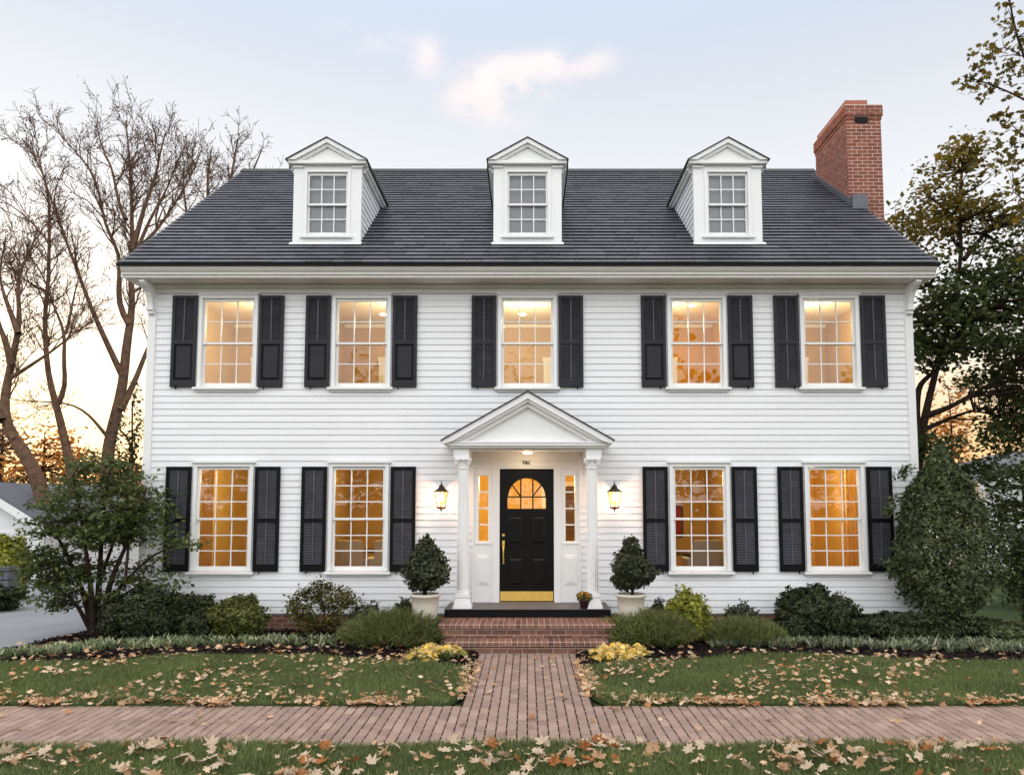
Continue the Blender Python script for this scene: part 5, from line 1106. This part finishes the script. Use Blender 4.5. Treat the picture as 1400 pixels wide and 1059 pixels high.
far_tree("green_tree", "dark leafy tree against the corner of the house behind the maple", 182, 520, 44, 6.5, F_FAR, 36, 40, .12, 87, frac=.85)
far_tree("green_tree", "dark leafy tree behind the cone shaped evergreen, partly hiding the white neighbour", 1395, 625, 110, 3.2, F_RT, 80, 46, .12, 88, frac=.97)
far_tree("green_tree", "bushy green sapling beside the cone shaped evergreen", 1392, 712, 50, .9, F_HOLLY, 40, 46, .085, 89, frac=.97)
shrub("yellow_bush", "yellowing bush beside the driveway in front of the neighbour's white gable", "shrub", -22, 44, 735, 4.2, F_GOLD, 4500, .12, extra=((.2,0,.1,.7),))
shrub("dark_bush", "low dark bush at the far edge of the driveway", "shrub", -35, 30, 800, 2.6, F_YEW, 4500, .08)
shrub("ground_shrub", "low spreading green shrub at the far end of the border, beyond the cone shaped evergreen", "shrub", 1335, 1440, 850, -.9, F_HOLLY, 6500, .07, depth=.7)

# ------------------------------------------------------------------ neighbours
def gable_house(name, label, x0, x1, y0, y1, zw, zp, windows, chimney=False):
    t = thing(name, label, "house", ((x0+x1)/2,(y0+y1)/2,0)); m = MB(); xm = (x0+x1)/2
    z = .0
    while z < zp-.1:
        zt = z+.13
        def sp(q): 
            if q <= zw: return x0, x1
            k = (q-zw)/(zp-zw); return x0+(xm-x0)*k, x1-(x1-xm)*k
        a0, b0 = sp(z); a1, b1 = sp(zt)
        m.add([(a0,y0-.016,z),(b0,y0-.016,z),(b1,y0-.003,zt),(a1,y0-.003,zt),(a0,y0,z),(b0,y0,z)], [(0,1,2,3),(0,4,5,1)])
        if zt <= zw:
            for xx, s in ((x0,-1),(x1,1)): m.add([(xx+s*.016,y0,z),(xx+s*.016,y1,z),(xx+s*.003,y1,zt),(xx+s*.003,y0,zt),(xx,y0,z),(xx,y1,z)], [(0,1,2,3),(0,4,5,1)])
        z = zt
    m.poly([(x0,y0+.002,0),(x1,y0+.002,0),(x1,y0+.002,zw),(xm,y0+.002,zp),(x0,y0+.002,zw)]); m.poly([(x0,y1,0),(x1,y1,0),(x1,y1,zw),(xm,y1,zp),(x0,y1,zw)])
    m.build("wall", W_SIDE, t)
    m = MB(); ov = .3; k = (zp-zw)/(xm-x0)
    for s, xe in ((-1, x0), (1, x1)):
        xo = xe+s*ov; zo = zw-ov*k; m.hexa([(xm,y0-.3,zp+.02),(xo,y0-.3,zo+.02),(xo,y1+.3,zo+.02),(xm,y1+.3,zp+.02)], [(xm,y0-.3,zp+.12),(xo,y0-.3,zo+.12),(xo,y1+.3,zo+.12),(xm,y1+.3,zp+.12)])
    m.build("roof", SLATE, t)
    m = MB()
    for s, xe in ((-1, x0), (1, x1)):
        xo = xe+s*ov; zo = zw-ov*k; m.hexa([(xm,y0-.34,zp-.16),(xo,y0-.34,zo-.16),(xo,y0-.29,zo-.16),(xm,y0-.29,zp-.16)], [(xm,y0-.34,zp+.06),(xo,y0-.34,zo+.06),(xo,y0-.29,zo+.06),(xm,y0-.29,zp+.06)])
    for xe in (x0, x1-.14): m.box(xe, xe+.14, y0-.04, y0-.017, 0, zw)
    m.build("trim", W_TRIM, t)
    for wx, wz, ww, wh in windows:
        m = MB(); m.box(wx-ww/2, wx+ww/2, y0-.05, y0-.018, wz, wz+wh); wn = m.build("window", W_TRIM, t); m = MB()
        for i in range(2):
            for j in range(2): m.box(wx-ww/2+.06+i*(ww/2-.03), wx-.03+i*(ww/2-.03), y0-.056, y0-.051, wz+.06+j*(wh/2-.03), wz+wh/2-.03+j*(wh/2-.03))
        m.build("pane", mat("neighbour_glass", (.03,.035,.04), .08, .6), wn)
    return t
gA = P(0,678,8)
xr_, zr_ = P(62,716,8)[0], P(62,716,8)[2]
zp_ = P(-22,664,8)[2]; hw_ = P(62,716,8)[0]-P(-22,664,8)[0]
gable_house("garage", "white clapboard garage with dark roof beyond the driveway, half hidden by the green maple", xr_-2*hw_, xr_, 8, 13.5, zr_, zp_, [(xr_-hw_-.2,.9,.8,1.2)])
hx0 = P(1340,600,10)[0]; gable_house("neighbour_house", "white neighbour's house with pale siding behind the trees on the chimney side", hx0, hx0+7, 10, 15, 2.7, 3.75, [(hx0+3.0,1.1,.9,1.2),(hx0+5.2,1.1,.9,1.2)])
t = MB(); lw = t
brick_face(lw, P(-60,800,3.6)[0], P(12,800,3.6)[0], -.05, .75, lambda u, o, z: (u, 3.6-o, z), .38, .16, .02, .03, .3)
tag(lw.build("stone_wall", mat("grey_stone", (.13,.14,.16), .9, .2, isl=.2, noise=(5,.25), bump=(20,.6))), "low grey stone wall behind the yellow bush at the driveway edge", "wall", kind='thing')
# far wood across the street, mirrored in the window panes
V, F = [], []
cp_ = []
for i in range(60):
    x = -42+84*i/59+random.uniform(-1,1); hgt_ = random.uniform(7.5,14)+3*math.sin(i*.7); r_ = random.uniform(1.8,3); cp_.append(crown_pts((x,-46+random.uniform(-4,4),hgt_*.55), (r_,r_,hgt_*.47), 26, 900+i, .2))
V, F = clustered(np.concatenate(cp_), 13, .75, .55, .75, 91); tag(link("far_wood", mesh("far_wood", V, [F]), F_FAR), "dark wood on the other side of the street", "wood", kind='stuff')
# wooded skyline behind the houses
cp_ = []
for i in range(170):
    x = -240+480*i/169; y = 70+random.uniform(-6,10); h_ = random.uniform(4,7.5); cp_.append(crown_pts((x,y,h_*.5), (2.4,2.4,h_*.5), 16, 1200+i, .2))
V, F = clustered(np.concatenate(cp_), 12, .8, .5, .8, 92); tag(link("far_wood", mesh("far_wood", V, [F]), F_BRN), "russet wood along the skyline far behind the houses", "wood", kind='stuff')

# ------------------------------------------------------------------ furniture seen through the windows
WOOD = mat("dark_walnut", (.07,.03,.015), .4, .4, noise=(6,.3)); CREAMF = mat("cream_fabric", (.66,.58,.46), .9, .1); RED = mat("red_fabric", (.38,.03,.02), .9, .1); DARKP = mat("dark_print", (.03,.02,.02), .6); LIN = mat("linen_curtain", (.72,.55,.33), .9, .1)
def table(cx, cy, z0, w_, d_, h, label):
    t = thing("table", label, "table", (cx,cy,z0)); m = MB(); m.box(cx-w_/2, cx+w_/2, cy-d_/2, cy+d_/2, z0+h-.04, z0+h); m.build("table_top", WOOD, t, bevel=.006)
    for sx in (-1,1):
        for sy in (-1,1): m = MB(); x, y = cx+sx*(w_/2-.06), cy+sy*(d_/2-.06); m.hexa([(x-.02,y-.02,z0),(x+.02,y-.02,z0),(x+.02,y+.02,z0),(x-.02,y+.02,z0)], [(x-.035,y-.035,z0+h-.041),(x+.035,y-.035,z0+h-.041),(x+.035,y+.035,z0+h-.041),(x-.035,y+.035,z0+h-.041)]); m.build("leg", WOOD, t)
def chair(cx, cy, z0, m_, label, s=1., back=1):
    t = thing("armchair", label, "armchair", (cx,cy,z0)); m = MB(); m.box(cx-.3*s, cx+.3*s, cy-.3*s, cy+.3*s, z0+.28, z0+.46); m.build("seat", m_, t, bevel=.04)
    m = MB(); m.hexa([(cx-.3*s,cy+back*.2*s,z0+.44),(cx+.3*s,cy+back*.2*s,z0+.44),(cx+.3*s,cy+back*.33*s,z0+.44),(cx-.3*s,cy+back*.33*s,z0+.44)], [(cx-.27*s,cy+back*.3*s,z0+.98),(cx+.27*s,cy+back*.3*s,z0+.98),(cx+.27*s,cy+back*.4*s,z0+.98),(cx-.27*s,cy+back*.4*s,z0+.98)]); m.build("backrest", m_, t, bevel=.04)
    for sx in (-1,1): m = MB(); m.box(cx+sx*.34*s-.05, cx+sx*.34*s+.05, cy-.28*s, cy+.28*s, z0+.25, z0+.66); m.build("armrest", m_, t, bevel=.03)
    for sx in (-1,1):
        for sy in (-1,1): m = MB(); m.lathe([(.016,z0),(.025,z0+.27)], (cx+sx*.26*s,cy+sy*.24*s,0), 8); m.build("leg", WOOD, t)
def picture(cx, cz, w_, h, y, c, label):
    t = thing("framed_picture", label, "picture", (cx,y,cz)); m = MB(); f = .04
    m.box(cx-w_/2, cx+w_/2, y-.035, y-.003, cz-h/2, cz-h/2+f); m.box(cx-w_/2, cx+w_/2, y-.035, y-.003, cz+h/2-f, cz+h/2); m.box(cx-w_/2, cx-w_/2+f, y-.035, y-.003, cz-h/2+f, cz+h/2-f); m.box(cx+w_/2-f, cx+w_/2, y-.035, y-.003, cz-h/2+f, cz+h/2-f); m.build("frame", WOOD, t)
    m = MB(); m.box(cx-w_/2+f, cx+w_/2-f, y-.018, y-.004, cz-h/2+f, cz+h/2-f); m.build("canvas", c, t)
def curtain(x0, x1, z0, z1, y, m_, label):
    t = thing("curtain", label, "curtain", ((x0+x1)/2,y,z1)); n = 40; V = []; 
    for i in range(n+1):
        x = x0+(x1-x0)*i/n; yy = y+.014*math.sin(i*math.pi/5)
        V += [(x,yy,z0),(x,yy,z1)]
    link("drape", mesh("drape", np.array(V), [np.array([(2*i,2*i+2,2*i+3,2*i+1) for i in range(n)])], True), m_, t)
    m = MB(); m.tube([(x0-.05,y,z1+.015),(x1+.05,y,z1+.015)], [.012,.012], 8); m.build("rod", BRONZE, t)
zf0 = H-1.589
curtain(-6.1,-5.82,zf0+.05,H+.75,1.7,LIN,"linen curtain inside the ground floor window nearest the driveway")
table(-4.6,2.0,zf0,1.0,.55,.76,"dark writing table inside the ground floor window nearest the driveway"); picture(-4.55,H-.25,.5,.6,4.199,DARKP,"dark framed picture behind the writing table")
table(-2.75,2.0,zf0,1.5,.9,.75,"dark dining table inside the window beside the topiary without a flower pot")
chair(-3.1,1.15,zf0,CREAMF,"cream armchair on the driveway end of the dining table",.85,-1); chair(-2.42,1.1,zf0,CREAMF,"cream armchair on the entrance end of the dining table",.85,-1)
picture(-2.3,H-.1,.5,1.0,4.199,DARKP,"tall dark framed picture on the dining room wall")
curtain(2.86,3.12,zf0+.05,H+.3,3.9,RED,"red curtain hanging in the room behind the golden shrub window"); chair(3.15,1.2,zf0,mat("grey_fabric", (.5,.5,.47), .9, .1),"pale grey armchair inside the window above the golden shrub",.9,-1); picture(3.25,H-.35,.3,.7,4.199,RED,"narrow red picture beside the red curtain"); table(2.6,1.9,zf0,.9,.5,.7,"small table inside the window above the golden shrub")
t = thing("bookcase", "tall dark bookcase inside the ground floor window nearest the chimney", "bookcase", (4.62,1.5,zf0)); m = MB(); m.box(4.45,4.48,1.3,1.6,zf0,H-.1); m.box(4.80,4.83,1.3,1.6,zf0,H-.1); m.box(4.48,4.80,1.57,1.6,zf0,H-.1); m.build("carcass", DARKP, t)
m = MB(); [m.box(4.48,4.80,1.31,1.569,zf0+.02+i*.36,zf0+.045+i*.36) for i in range(5)]; m.build("shelf", WOOD, t)
curtain(5.88,6.16,zf0+.05,H+.75,1.7,LIN,"linen curtain inside the ground floor window nearest the chimney"); table(5.05,2.4,zf0,.8,.5,.85,"high side table inside the ground floor window nearest the chimney")
zf1 = H+.951
chair(.35,1.6,zf1,CREAMF,"cream armchair inside the upper window over the portico",1.,1); table(-.45,1.6,zf1,.6,.5,1.1,"tall dark stand inside the upper window over the portico")
picture(-2.5,H+2.15,.5,.4,3.299,DARKP,"dark framed picture inside the second upper window from the driveway")
